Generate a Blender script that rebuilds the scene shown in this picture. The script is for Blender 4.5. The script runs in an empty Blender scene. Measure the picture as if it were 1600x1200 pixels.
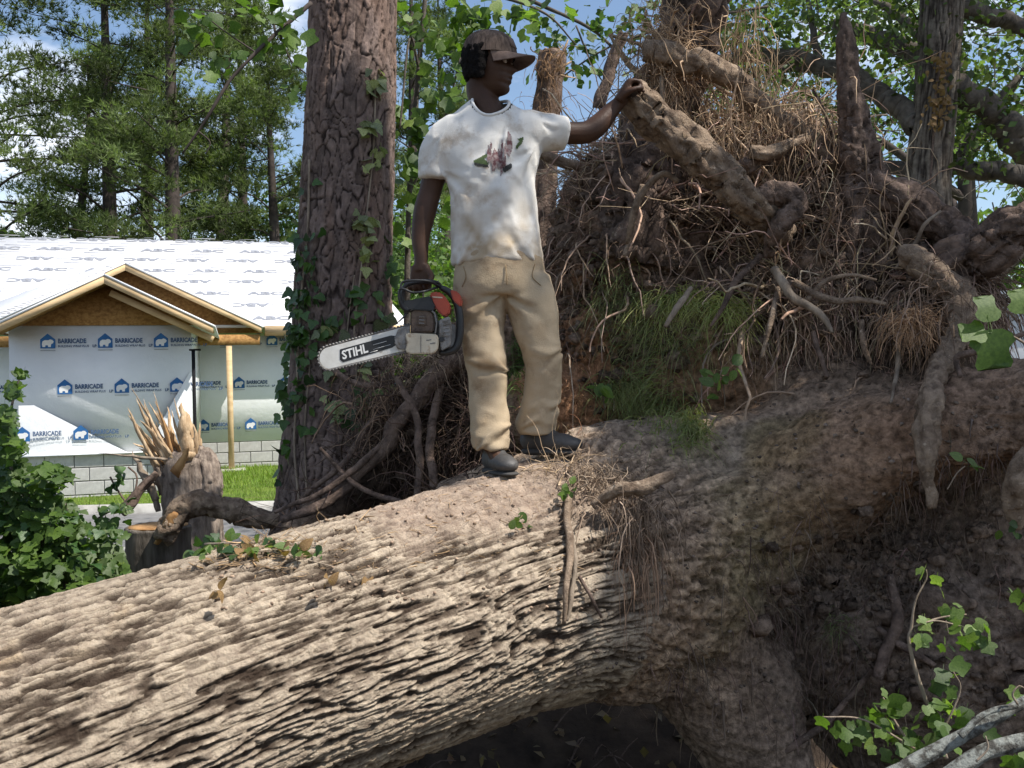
import bpy, bmesh, math, random
import numpy as np
from mathutils import Vector, Matrix
from mathutils.bvhtree import BVHTree

random.seed(7)
RNG = np.random.default_rng(11)
scene = bpy.context.scene
COL = scene.collection
PI = math.pi

# ------------------------------------------------------------------ camera
CAMZ, FPX = 1.6, 1500.0
cam_d = bpy.data.cameras.new('camera')
cam = bpy.data.objects.new('camera', cam_d)
COL.objects.link(cam)
cam.location = (0, 0, CAMZ)
ROLL = math.radians(1.3)
cam.rotation_euler = (Matrix.Rotation(math.radians(90), 3, 'X') @ Matrix.Rotation(-ROLL, 3, 'Z')).to_euler()
cam_d.sensor_width = 36.0
cam_d.lens = 36.0 * FPX / 1600.0
cam_d.clip_start = 0.05
cam_d.clip_end = 3000
scene.camera = cam

# ------------------------------------------------------------------ light
SUNV = Vector((0.64, -0.29, 1.0)).normalized()
sun_d = bpy.data.lights.new('sun', 'SUN')
sun_d.energy = 5.0
sun_d.angle = math.radians(0.55)
sun_d.color = (1.0, 0.955, 0.88)
sun = bpy.data.objects.new('sun', sun_d)
COL.objects.link(sun)
sun.rotation_euler = SUNV.to_track_quat('Z', 'Y').to_euler()

world = bpy.data.worlds.new('World')
scene.world = world
world.use_nodes = True
wt = world.node_tree
wt.nodes.clear()
wo = wt.nodes.new('ShaderNodeOutputWorld')
bg = wt.nodes.new('ShaderNodeBackground')
sky = wt.nodes.new('ShaderNodeTexSky')
sky.sky_type = 'NISHITA'
sky.sun_disc = False
sky.sun_elevation = math.asin(SUNV.z)
sky.sun_rotation = math.atan2(SUNV.x, SUNV.y)
sky.air_density = 1.0
sky.dust_density = 0.7
tc = wt.nodes.new('ShaderNodeTexCoord')
mp = wt.nodes.new('ShaderNodeMapping')
mp.inputs['Scale'].default_value = (1, 1, 2.6)
mp.inputs['Location'].default_value = (0.3, 0.1, 0.25)
cn = wt.nodes.new('ShaderNodeTexNoise')
cn.inputs['Scale'].default_value = 3.2
cn.inputs['Detail'].default_value = 9
cn.inputs['Roughness'].default_value = 0.58
cr = wt.nodes.new('ShaderNodeValToRGB')
cr.color_ramp.elements[0].position = 0.52
cr.color_ramp.elements[1].position = 0.72
cm = wt.nodes.new('ShaderNodeMixRGB')
cm.inputs['Color2'].default_value = (9.0, 9.2, 9.6, 1)
L = wt.links.new
L(tc.outputs['Generated'], mp.inputs['Vector'])
L(mp.outputs['Vector'], cn.inputs['Vector'])
L(cn.outputs['Fac'], cr.inputs['Fac'])
L(cr.outputs['Color'], cm.inputs['Fac'])
L(sky.outputs['Color'], cm.inputs['Color1'])
L(cm.outputs['Color'], bg.inputs['Color'])
L(bg.outputs['Background'], wo.inputs['Surface'])
bg.inputs['Strength'].default_value = 0.122
scene.view_settings.view_transform = 'Standard'
scene.view_settings.look = 'None'
scene.view_settings.exposure = 0.5
scene.view_settings.gamma = 1.0
scene.view_settings.use_curve_mapping = False

# ------------------------------------------------------------------ maths
CR, SR = math.cos(ROLL), math.sin(ROLL)
def P(px, py, Y):
    """point seen at photo pixel px,py that stands Y metres away"""
    dx, dy = (px - 800.0) / FPX * Y, (600.0 - py) / FPX * Y
    return np.array([dx * CR + dy * SR, Y, CAMZ - dx * SR + dy * CR])
def V3(a): return np.array(a, dtype=float)
def nrm(a):
    a = np.asarray(a, float)
    return a / np.maximum(np.linalg.norm(a, axis=-1, keepdims=True), 1e-9)

def _h(ix, iy, iz, seed):
    n = ix * 374761393 + iy * 668265263 + iz * 1440662683 + seed * 974634777
    n = (n ^ (n >> 13)) & 0x7fffffff
    n = (n * 1274126177) & 0x7fffffff
    n = n ^ (n >> 16)
    n = (n * 668265263) & 0x7fffffff
    return ((n >> 7) & 0xffff) / 65535.0
def vn(p, seed=0):
    """value noise 0..1, p (N,3)"""
    i = np.floor(p).astype(np.int64); f = p - i
    f = f * f * (3 - 2 * f)
    x, y, z = f[:, 0], f[:, 1], f[:, 2]
    r = 0
    for dx in (0, 1):
        wx = x if dx else 1 - x
        for dy in (0, 1):
            wy = y if dy else 1 - y
            for dz in (0, 1):
                wz = z if dz else 1 - z
                r = r + wx * wy * wz * _h(i[:, 0] + dx, i[:, 1] + dy, i[:, 2] + dz, seed)
    return r
def fbm(p, o=4, seed=0, g=0.5):
    """-1..1"""
    a, s, t = 1.0, 0, 0
    p = np.asarray(p, float)
    for k in range(o):
        s = s + a * (vn(p, seed + k * 17) * 2 - 1); t += a
        p = p * 2.03 + 7.3; a *= g
    return s / t
def worley(p, seed=0, jit=0.9):
    """F1, F2, id hash; p (N,2)"""
    i = np.floor(p).astype(np.int64)
    f1 = np.full(len(p), 9.0); f2 = np.full(len(p), 9.0); idh = np.zeros(len(p))
    z = np.zeros(len(p), np.int64)
    for dx in (-1, 0, 1):
        for dy in (-1, 0, 1):
            cx, cy = i[:, 0] + dx, i[:, 1] + dy
            px = cx + 0.5 + (_h(cx, cy, z, seed) - 0.5) * jit
            py = cy + 0.5 + (_h(cx, cy, z, seed + 5) - 0.5) * jit
            d = np.hypot(p[:, 0] - px, p[:, 1] - py)
            hh = _h(cx, cy, z, seed + 9)
            m = d < f1
            f2 = np.where(m, f1, np.minimum(f2, d))
            idh = np.where(m, hh, idh)
            f1 = np.where(m, d, f1)
    return f1, f2, idh
def sst(x, a, b):
    t = np.clip((x - a) / (b - a), 0, 1)
    return t * t * (3 - 2 * t)

# ------------------------------------------------------------------ objects
ORG = {}
def link(o, parent=None):
    COL.objects.link(o)
    if parent is not None: o.parent = parent
    return o
def mesh_np(name, V, F):
    """F: array (n,k) or list of such arrays"""
    me = bpy.data.meshes.new(name)
    V = np.asarray(V, np.float32)
    if isinstance(F, list): Fs = [np.asarray(f, np.int32) for f in F if len(f)]
    else: Fs = [np.asarray(F, np.int32)]
    me.vertices.add(len(V)); me.vertices.foreach_set('co', V.ravel())
    li = np.concatenate([f.ravel() for f in Fs])
    me.loops.add(len(li)); me.loops.foreach_set('vertex_index', li)
    tot = np.concatenate([np.full(len(f), f.shape[1], np.int32) for f in Fs])
    st = np.concatenate([[0], np.cumsum(tot)[:-1]]).astype(np.int32)
    me.polygons.add(len(tot)); me.polygons.foreach_set('loop_start', st)
    me.update(calc_edges=True)
    return me
def setcol(me, C):
    a = me.color_attributes.new('Col', 'FLOAT_COLOR', 'POINT')
    C = np.asarray(C, np.float32)
    if C.shape[1] == 3: C = np.concatenate([C, np.ones((len(C), 1), np.float32)], 1)
    a.data.foreach_set('color', C.ravel())
def obj(name, V, F, m, parent=None, smooth=True, col=None, kind=None):
    V = np.asarray(V, float)
    if parent is None:
        b = np.array([V[:, 0].mean(), V[:, 1].mean(), V[:, 2].min()])
    else:
        b = ORG[parent]
    me = mesh_np(name, V - b, F)
    if smooth: me.polygons.foreach_set('use_smooth', np.ones(len(me.polygons), bool))
    if col is not None: setcol(me, col)
    me.materials.append(m)
    o = bpy.data.objects.new(name, me)
    link(o, parent)
    if parent is None: o.location = Vector(b)
    ORG[o] = b
    if kind: o['kind'] = kind
    return o
def thing(name, label, cat, loc, group=None):
    o = bpy.data.objects.new(name, None); COL.objects.link(o)
    o.location = Vector(loc); o.empty_display_size = 0.1
    o['label'] = label; o['category'] = cat
    if group: o['group'] = group
    ORG[o] = np.array(loc, float)
    return o
def tag(o, label, cat, group=None, kind=None):
    o['label'] = label; o['category'] = cat
    if group: o['group'] = group
    if kind: o['kind'] = kind
    return o
def structure(o, label=None):
    o['kind'] = 'structure'
    return o
def inst(name, me, mat4, parent):
    """an object sharing mesh me, placed by a world matrix"""
    o = bpy.data.objects.new(name, me)
    link(o, parent)
    b = ORG[parent] if parent is not None else np.zeros(3)
    o.matrix_local = Matrix.Translation(-Vector(b)) @ mat4
    ORG[o] = b
    return o

# ------------------------------------------------------------------ shape makers (V,F)
class MB:
    def __init__(s): s.V = []; s.F = {}; s.n = 0; s.C = []
    def add(s, V, F, c=None):
        V = np.asarray(V, float)
        fs = F if isinstance(F, list) and len(F) and isinstance(F[0], np.ndarray) else [np.asarray(F)]
        for f in fs:
            if len(f): s.F.setdefault(f.shape[1], []).append(f + s.n)
        s.V.append(V); s.n += len(V)
        if c is not None:
            c = np.asarray(c, float)
            s.C.append(np.tile(c, (len(V), 1)) if c.ndim == 1 else c)
        return s
    def get(s):
        return np.concatenate(s.V), [np.concatenate(v) for v in s.F.values()]
    def build(s, name, m, parent=None, smooth=True, kind=None):
        V, F = s.get()
        return obj(name, V, F, m, parent, smooth, np.concatenate(s.C) if s.C else None, kind)
BOXF = np.array([[0, 3, 2, 1], [4, 5, 6, 7], [0, 1, 5, 4], [1, 2, 6, 5], [2, 3, 7, 6], [3, 0, 4, 7]])
def box(x0, x1, y0, y1, z0, z1):
    return np.array([[x0, y0, z0], [x1, y0, z0], [x1, y1, z0], [x0, y1, z0], [x0, y0, z1], [x1, y0, z1], [x1, y1, z1], [x0, y1, z1]], float), BOXF
def beam(a, b, w, h, up=(0, 0, 1)):
    a, b = V3(a), V3(b)
    t = nrm(b - a); s = nrm(np.cross(t, V3(up))); u = np.cross(s, t)
    V = [p + s * i * w / 2 + u * j * h / 2 for p in (a, b) for (i, j) in ((-1, -1), (1, -1), (1, 1), (-1, 1))]
    return np.array(V), BOXF
def prism(poly, d):
    """closed polygon (n,3), extruded by vector d"""
    p = np.asarray(poly, float); n = len(p)
    V = np.concatenate([p, p + V3(d)])
    q = np.array([[i, (i + 1) % n, n + (i + 1) % n, n + i] for i in range(n)])
    return V, [q, np.array([list(range(n))[::-1]]), np.array([list(range(n, 2 * n))])] if n != 4 else [np.concatenate([q, np.array([[3, 2, 1, 0], [4, 5, 6, 7]])])]
def spline(pts, n):
    """catmull-rom through rows of pts (any width)"""
    p = np.asarray(pts, float)
    if len(p) < 3:
        t = np.linspace(0, 1, n)[:, None]; return p[0] * (1 - t) + p[-1] * t
    q = np.concatenate([[2 * p[0] - p[1]], p, [2 * p[-1] - p[-2]]])
    d = np.linalg.norm(np.diff(p[:, :3], axis=0), axis=1); cum = np.concatenate([[0], np.cumsum(d)])
    u = np.linspace(0, cum[-1], n)
    k = np.clip(np.searchsorted(cum, u, 'right') - 1, 0, len(p) - 2)
    t = ((u - cum[k]) / np.maximum(d[k], 1e-9))[:, None]
    a, b, c, e = q[k], q[k + 1], q[k + 2], q[k + 3]
    return 0.5 * (2 * b + (c - a) * t + (2 * a - 5 * b + 4 * c - e) * t * t + (3 * b - a - 3 * c + e) * t ** 3)
def frames(C, ref=(0, 0, 1)):
    T = nrm(np.gradient(C, axis=0))
    S = np.zeros_like(T); r = V3(ref)
    if abs(T[0] @ nrm(r)) > 0.9: r = V3((1, 0, 0)) if abs(T[0][0]) < 0.8 else V3((0, 1, 0))
    s = nrm(np.cross(T[0], r))
    for i in range(len(T)):
        s = nrm(s - T[i] * (s @ T[i])); S[i] = s
    return T, S, np.cross(T, S)
def tube(C, R, k=10, ry=None, caps=True, ref=(0, 0, 1), noise=0, nscale=8, seed=0):
    C = np.asarray(C, float); n = len(C)
    R = np.broadcast_to(np.asarray(R, float), (n,)); ry = R if ry is None else np.broadcast_to(np.asarray(ry, float), (n,))
    T, S, B = frames(C, ref)
    a = np.arange(k) * 2 * PI / k
    V = C[:, None] + S[:, None] * (np.cos(a)[None, :, None] * R[:, None, None]) + B[:, None] * (np.sin(a)[None, :, None] * ry[:, None, None])
    if noise:
        d = fbm(V.reshape(-1, 3) * nscale, 3, seed).reshape(n, k, 1)
        V = V + (V - C[:, None]) * d * noise
    V = V.reshape(-1, 3)
    i = np.arange(n - 1)[:, None] * k; j = np.arange(k)[None]; j2 = (j + 1) % k
    F = np.stack([i + j, i + j2, i + k + j2, i + k + j], -1).reshape(-1, 4)
    if caps:
        V = np.concatenate([V, [C[0]], [C[-1]]])
        jj = np.arange(k); j3 = (jj + 1) % k
        t1 = np.stack([j3, jj, np.full(k, n * k)], -1)
        t2 = np.stack([(n - 1) * k + jj, (n - 1) * k + j3, np.full(k, n * k + 1)], -1)
        return V, [F, np.concatenate([t1, t2])]
    return V, [F]
def stube(pts, n=12, k=10, **kw):
    """pts rows x,y,z,r"""
    q = spline(pts, n); return tube(q[:, :3], np.maximum(q[:, 3], 0.0005), k, **kw)
def ell(c, r, k=24, m=16, rot=0):
    th = np.linspace(0, PI, m)[1:-1]; a = np.arange(k) * 2 * PI / k
    X = np.sin(th)[:, None] * np.cos(a); Y = np.sin(th)[:, None] * np.sin(a); Z = np.repeat(np.cos(th)[:, None], k, 1)
    V = np.stack([X, Y, Z], -1).reshape(-1, 3)
    V = np.concatenate([V, [[0, 0, 1]], [[0, 0, -1]]]) * V3(r)
    if rot: V = V @ np.array([[math.cos(rot), math.sin(rot), 0], [-math.sin(rot), math.cos(rot), 0], [0, 0, 1]])
    n = m - 2
    i = np.arange(n - 1)[:, None] * k; j = np.arange(k)[None]; j2 = (j + 1) % k
    F = np.stack([i + j, i + k + j, i + k + j2, i + j2], -1).reshape(-1, 4)
    jj = np.arange(k); j3 = (jj + 1) % k
    t = np.concatenate([np.stack([jj, j3, np.full(k, n * k)], -1), np.stack([(n - 1) * k + j3, (n - 1) * k + jj, np.full(k, n * k + 1)], -1)])
    return V + V3(c), [F, t]
def strands(Pth, R, k=3):
    """Pth (N,K,3), R (N,K) -> thin tubes in one go"""
    N, K, _ = Pth.shape
    T = nrm(np.gradient(Pth, axis=1))
    ref = nrm(RNG.normal(size=(N, 1, 3)))
    S = nrm(np.cross(T, ref)); B = np.cross(T, S)
    a = np.arange(k) * 2 * PI / k
    V = Pth[:, :, None] + (S[:, :, None] * np.cos(a)[None, None, :, None] + B[:, :, None] * np.sin(a)[None, None, :, None]) * R[:, :, None, None]
    base = (np.arange(N) * K * k)[:, None, None]; i = (np.arange(K - 1) * k)[None, :, None]; j = np.arange(k)[None, None]; j2 = (j + 1) % k
    F = np.stack([base + i + j, base + i + j2, base + i + k + j2, base + i + k + j], -1).reshape(-1, 4)
    return V.reshape(-1, 3), [F]
def read_mesh(me):
    V = np.empty(len(me.vertices) * 3, np.float32); me.vertices.foreach_get('co', V)
    n = len(me.polygons); ls = np.empty(n, np.int32); lt = np.empty(n, np.int32)
    me.polygons.foreach_get('loop_start', ls); me.polygons.foreach_get('loop_total', lt)
    li = np.empty(len(me.loops), np.int32); me.loops.foreach_get('vertex_index', li)
    F = []
    for k in np.unique(lt):
        s = ls[lt == k]; F.append(li[s[:, None] + np.arange(k)[None]])
    return V.reshape(-1, 3).astype(float), F
def vnormals(V, F):
    N = np.zeros_like(V)
    for f in F:
        if f.shape[1] == 4: n = np.cross(V[f[:, 2]] - V[f[:, 0]], V[f[:, 3]] - V[f[:, 1]])
        else: n = np.cross(V[f[:, 1]] - V[f[:, 0]], V[f[:, 2]] - V[f[:, 0]])
        for c in range(f.shape[1]): 
            for ax in range(3): N[:, ax] += np.bincount(f[:, c], n[:, ax], len(V))
    return nrm(N)
def union(parts, voxel, smooth=2):
    """watertight union of closed shapes through a voxel remesh, then smoothed"""
    mb = MB()
    for V, F in parts: mb.add(V, F)
    V, F = mb.get(); me = mesh_np('temporary', V, F)
    o = bpy.data.objects.new('temporary', me); COL.objects.link(o)
    md = o.modifiers.new('r', 'REMESH'); md.mode = 'VOXEL'; md.voxel_size = voxel
    dg = bpy.context.evaluated_depsgraph_get(); e = o.evaluated_get(dg)
    m2 = bpy.data.meshes.new_from_object(e)
    V, F = read_mesh(m2)
    bpy.data.objects.remove(o); bpy.data.meshes.remove(me); bpy.data.meshes.remove(m2)
    for _ in range(smooth):
        A = np.zeros_like(V); cnt = np.zeros(len(V))
        for f in F:
            k = f.shape[1]
            for c in range(k):
                d = V[f[:, (c + 1) % k]]
                for ax in range(3): A[:, ax] += np.bincount(f[:, c], d[:, ax], len(V))
                cnt += np.bincount(f[:, c], minlength=len(V))
        V = V * 0.4 + 0.6 * A / np.maximum(cnt, 1)[:, None]
    return V, F
def bvh(V, F):
    return BVHTree.FromPolygons([tuple(v) for v in V], [tuple(int(i) for i in r) for f in F for r in f])

# ------------------------------------------------------------------ materials
def _ramp(nt, stops):
    r = nt.nodes.new('ShaderNodeValToRGB')
    e = r.color_ramp.elements
    while len(e) < len(stops): e.new(0.5)
    for k, (p, c) in enumerate(stops):
        e[k].position = p; e[k].color = (*c, 1) if len(c) == 3 else c
    return r
def mat(name, c1, c2=None, scale=6, rough=0.85, bump=0.0, bscale=40, stretch=(1, 1, 1), detail=6, vcol=False, leaf=0, metal=0, spec=0.25, lo=0.35, hi=0.65, wear=None, rnd=0):
    m = bpy.data.materials.new(name); m.use_nodes = True
    nt = m.node_tree; nt.nodes.clear(); lk = nt.links.new
    out = nt.nodes.new('ShaderNodeOutputMaterial'); b = nt.nodes.new('ShaderNodeBsdfPrincipled')
    b.inputs['Roughness'].default_value = rough; b.inputs['Metallic'].default_value = metal
    b.inputs['Specular IOR Level'].default_value = spec
    tc = nt.nodes.new('ShaderNodeTexCoord'); mp = nt.nodes.new('ShaderNodeMapping'); mp.inputs['Scale'].default_value = stretch
    lk(tc.outputs['Object'], mp.inputs['Vector'])
    n = nt.nodes.new('ShaderNodeTexNoise'); n.inputs['Scale'].default_value = scale; n.inputs['Detail'].default_value = detail
    n.inputs['Roughness'].default_value = 0.62
    lk(mp.outputs['Vector'], n.inputs['Vector'])
    c2 = c2 or tuple(x * 0.75 for x in c1)
    r = _ramp(nt, [(lo, c2), (hi, c1)]); lk(n.outputs['Fac'], r.inputs['Fac'])
    colour = r.outputs['Color']
    if vcol:
        a = nt.nodes.new('ShaderNodeAttribute'); a.attribute_name = 'Col'
        x = nt.nodes.new('ShaderNodeMixRGB'); x.blend_type = 'MULTIPLY'; x.inputs['Fac'].default_value = 1
        lk(a.outputs['Color'], x.inputs['Color1']); lk(colour, x.inputs['Color2']); colour = x.outputs['Color']
    if rnd:
        oi = nt.nodes.new('ShaderNodeObjectInfo'); rr = _ramp(nt, [(0, (1 - rnd, 1 - rnd, 1 - rnd * .6)), (.5, (1, 1, 1)), (1, (1 + rnd * 1.1, 1 + rnd * .8, 1 + rnd * .3))])
        xr = nt.nodes.new('ShaderNodeMixRGB'); xr.blend_type = 'MULTIPLY'; xr.inputs['Fac'].default_value = 1
        lk(oi.outputs['Random'], rr.inputs['Fac']); lk(colour, xr.inputs['Color1']); lk(rr.outputs['Color'], xr.inputs['Color2']); colour = xr.outputs['Color']
    if wear:
        wc, ws, w0, w1 = wear
        n3 = nt.nodes.new('ShaderNodeTexNoise'); n3.inputs['Scale'].default_value = ws; n3.inputs['Detail'].default_value = 8; n3.inputs['Roughness'].default_value = 0.7
        lk(mp.outputs['Vector'], n3.inputs['Vector'])
        r3 = _ramp(nt, [(w0, (0, 0, 0)), (w1, (1, 1, 1))]); lk(n3.outputs['Fac'], r3.inputs['Fac'])
        x3 = nt.nodes.new('ShaderNodeMixRGB'); x3.inputs['Color2'].default_value = (*wc, 1)
        lk(r3.outputs['Color'], x3.inputs['Fac']); lk(colour, x3.inputs['Color1']); colour = x3.outputs['Color']
    lk(colour, b.inputs['Base Color'])
    if bump:
        n2 = nt.nodes.new('ShaderNodeTexNoise'); n2.inputs['Scale'].default_value = bscale; n2.inputs['Detail'].default_value = 8
        n2.inputs['Roughness'].default_value = 0.7
        lk(mp.outputs['Vector'], n2.inputs['Vector'])
        bp = nt.nodes.new('ShaderNodeBump'); bp.inputs['Strength'].default_value = bump; bp.inputs['Distance'].default_value = 0.02
        lk(n2.outputs['Fac'], bp.inputs['Height']); lk(bp.outputs['Normal'], b.inputs['Normal'])
    if leaf:
        t = nt.nodes.new('ShaderNodeBsdfTranslucent'); mx = nt.nodes.new('ShaderNodeMixShader'); mx.inputs['Fac'].default_value = leaf
        hs = nt.nodes.new('ShaderNodeMixRGB'); hs.blend_type = 'MULTIPLY'; hs.inputs['Fac'].default_value = 1; hs.inputs['Color2'].default_value = (1.7, 2.0, 0.7, 1)
        lk(colour, hs.inputs['Color1']); lk(hs.outputs['Color'], t.inputs['Color'])
        lk(b.outputs['BSDF'], mx.inputs[1]); lk(t.outputs['BSDF'], mx.inputs[2]); lk(mx.outputs['Shader'], out.inputs['Surface'])
    else:
        lk(b.outputs['BSDF'], out.inputs['Surface'])
    return m
W1 = (1, 1, 1)
m_logbark = mat('log_bark', (1.1, 1.08, 1.02), (0.62, 0.58, 0.55), 26, 0.95, 0.9, 120, vcol=True, spec=0.08)
m_soil = mat('soil', (1.4, 1.36, 1.3), (0.45, 0.43, 0.41), 34, 0.97, 1.0, 75, vcol=True, spec=0.05, detail=9, wear=((.10, .075, .058), 55, .60, .68))
m_pinebark = mat('pine_bark', (1.15, 1.1, 1.05), (0.65, 0.62, 0.62), 30, 0.93, 0.7, 90, vcol=True, spec=0.1, stretch=(1, 1, 0.5))
m_oakbark = mat('grey_bark', (0.23, 0.195, 0.165), (0.10, 0.085, 0.07), 22, 0.92, 0.8, 60, stretch=(1, 1, 0.15), spec=0.1)
m_darkbark = mat('dark_bark', (0.17, 0.145, 0.12), (0.07, 0.06, 0.05), 12, 0.92, 0.6, 40, spec=0.1)
m_farbark = mat('far_bark', (0.085, 0.068, 0.06), (0.04, 0.033, 0.03), 4, 0.92, spec=0.1)
m_root = mat('root_bark', (0.40, 0.30, 0.215), (0.15, 0.105, 0.075), 20, 0.92, 0.9, 80, spec=0.1, wear=((.58, .47, .36), 26, .60, .70))  # pale flecks stand for peeled bark and for sunlit highlights
m_rootdark = mat('dark_root_bark', (0.26, 0.185, 0.145), (0.08, 0.058, 0.047), 20, 0.92, 0.9, 70, spec=0.1, wear=((.42, .33, .26), 24, .60, .72))
m_rootlet = mat('rootlets', (1.15, 1.1, 1.05), (0.6, 0.55, 0.5), 20, 0.9, vcol=True, spec=0.1)
m_split = mat('split_wood', (0.52, 0.30, 0.13), (0.30, 0.155, 0.065), 14, 0.8, 0.4, 60, stretch=(1, 1, 0.2), spec=0.15)
m_oldwood = mat('weathered_wood', (0.36, 0.29, 0.22), (0.15, 0.115, 0.085), 18, 0.9, 0.5, 60, stretch=(1, 1, 0.3), spec=0.1)
m_leaf = mat('leaf', (1.1, 1.1, 1.1), (0.75, 0.8, 0.7), 5, 0.5, vcol=True, leaf=0.38, spec=0.35)
m_needle = mat('needles', (1.1, 1.1, 1.1), (0.75, 0.8, 0.75), 0.6, 0.6, vcol=True, leaf=0.3, spec=0.2)
m_bigleaf = mat('broad_leaf', (0.10, 0.165, 0.035), (0.05, 0.095, 0.02), 9, 0.42, 0.2, 50, leaf=0.42, spec=0.4, rnd=.4)
m_bigleaf2 = mat('broad_leaf_pale', (0.19, 0.26, 0.085), (0.10, 0.16, 0.04), 9, 0.45, 0.2, 50, leaf=0.42, spec=0.4, rnd=.35)
m_ivy = mat('ivy_leaf', (0.06, 0.125, 0.03), (0.03, 0.07, 0.02), 9, 0.4, 0.2, 50, leaf=0.25, spec=0.4, rnd=.5)
m_ivypale = mat('dusty_ivy_leaf', (0.30, 0.33, 0.18), (0.15, 0.19, 0.08), 9, 0.55, 0.2, 50, leaf=0.25, spec=0.3, rnd=.4)
m_dryleaf = mat('dry_leaf', (0.30, 0.2, 0.09), (0.15, 0.08, 0.04), 9, 0.8, leaf=0.2)
m_grassb = mat('grass_blades', (1.1, 1.1, 1.1), (0.7, 0.75, 0.7), 6, 0.6, vcol=True, leaf=0.3, spec=0.25)
m_ground = mat('ground_soil', (0.085, 0.062, 0.045), (0.035, 0.027, 0.022), 5, 0.97, 0.8, 25, spec=0.05)
m_lawn = mat('lawn_turf', (0.15, 0.2, 0.04), (0.075, 0.115, 0.025), 2.2, 0.95, 0.8, 60, spec=0.1)
m_road = mat('road_surface', (0.21, 0.205, 0.2), (0.15, 0.145, 0.14), 7, 0.92, 0.25, 140, spec=0.2)
m_conc = mat('kerb_concrete', (0.5, 0.48, 0.44), (0.36, 0.34, 0.31), 5, 0.9, 0.3, 80, spec=0.2)
# ================================================================== GROUND
def ground_z(x, y):
    """near ground: uneven, with the pit the roots were torn from"""
    p = np.stack([x, y, np.zeros_like(x)], -1)
    near = sst(9.0 - y, 0, 2.0)
    z = near * (fbm(p * 0.9, 4, 3) * 0.10 + fbm(p * 4, 3, 5) * 0.03) - 0.03
    pit = np.exp(-(((x - 1.0) / 1.9) ** 2 + ((y - 4.3) / 1.0) ** 2) ** 1.5)
    return z - 0.55 * pit
def grid_sheet(xs, ys, zf):
    X, Y = np.meshgrid(xs, ys); Z = zf(X.ravel(), Y.ravel())
    V = np.stack([X.ravel(), Y.ravel(), Z], -1); nx = len(xs)
    i = (np.arange(len(ys) - 1) * nx)[:, None]; j = np.arange(nx - 1)[None]
    return V, [np.stack([i + j, i + j + 1, i + nx + j + 1, i + nx + j], -1).reshape(-1, 4)]
gx = np.unique(np.concatenate([-np.geomspace(6, 900, 22), np.linspace(-6, 6, 150), np.geomspace(6, 900, 22)]))
gy = np.unique(np.concatenate([-np.geomspace(2, 900, 16), np.linspace(-2, 9, 130), np.geomspace(9, 900, 24)]))
structure(obj('ground', *grid_sheet(gx, gy, ground_z), m_ground))
structure(obj('road', *grid_sheet(np.linspace(-40, 40, 30), np.linspace(9.3, 12.7, 4), lambda x, y: 0 * x + 0.0), m_road, smooth=False))
for nm, y0 in (('kerb', 9.12), ('kerb', 12.7)):
    structure(obj(nm, *box(-40, 40, y0, y0 + 0.17, -0.2, 0.11), m_conc, smooth=False))
structure(obj('lawn', *grid_sheet(np.linspace(-70, 70, 30), np.linspace(12.88, 90, 30), lambda x, y: 0.03 + .13 * sst(y, 13.2, 16)), m_lawn))
structure(obj('verge', *grid_sheet(np.linspace(-40, 40, 60), np.linspace(7.6, 9.1, 8), lambda x, y: 0 * x + 0.035), m_lawn))
def blades(C, h, w, lean, col, up=None, spread=0.6, segs=3):
    """curved grass blades rooted at C; returns V, F, colours"""
    n = len(C)
    a = RNG.uniform(0, 2 * PI, n); hh = h * RNG.uniform(0.5, 1.25, n)
    out = np.stack([np.cos(a), np.sin(a), np.zeros(n)], -1)
    U = np.tile(V3((0, 0, 1)), (n, 1)) if up is None else nrm(up + RNG.normal(size=(n, 3)) * spread)
    side = nrm(np.cross(U, out)); Vs = []
    t = np.linspace(0, 1, segs)
    for k, q in enumerate(t):
        c = C + U * (hh * q)[:, None] + (out * lean[0] + V3((0, 0, lean[1]))) * (hh * q * q)[:, None]
        ww = w * (1 - q * 0.93)
        Vs += [c - side * ww / 2, c + side * ww / 2]
    V = np.stack(Vs, 1).reshape(-1, 3); m = 2 * segs
    b = (np.arange(n) * m)[:, None]
    F = np.concatenate([b + np.array([[2 * k, 2 * k + 1, 2 * k + 3, 2 * k + 2]]) for k in range(segs - 1)])
    c = V3(col) * RNG.uniform(0.6, 1.35, (n, 1)) * (1 + RNG.normal(size=(n, 3)) * 0.06)
    return V, [F], np.repeat(c, m, 0)
n = 26000
yy = RNG.uniform(12.9, 18, n); xx = RNG.uniform(-0.56, -0.2, n) * yy
V, F, C = blades(np.stack([xx, yy, 0.03 + .13 * sst(yy, 13.2, 16)], -1), 0.07, 0.012, (0.5, 0), (0.19, 0.27, 0.045))
obj('lawn_grass', V, F, m_grassb, col=C, kind='stuff')
n = 2500
yy = RNG.uniform(7.6, 9.1, n); xx = RNG.uniform(-0.56, -0.25, n) * yy
V, F, C = blades(np.stack([xx, yy, yy * 0 + 0.03], -1), 0.12, 0.014, (0.5, 0), (0.17, 0.22, 0.05))
obj('verge_grass', V, F, m_grassb, col=C, kind='stuff')

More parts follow.
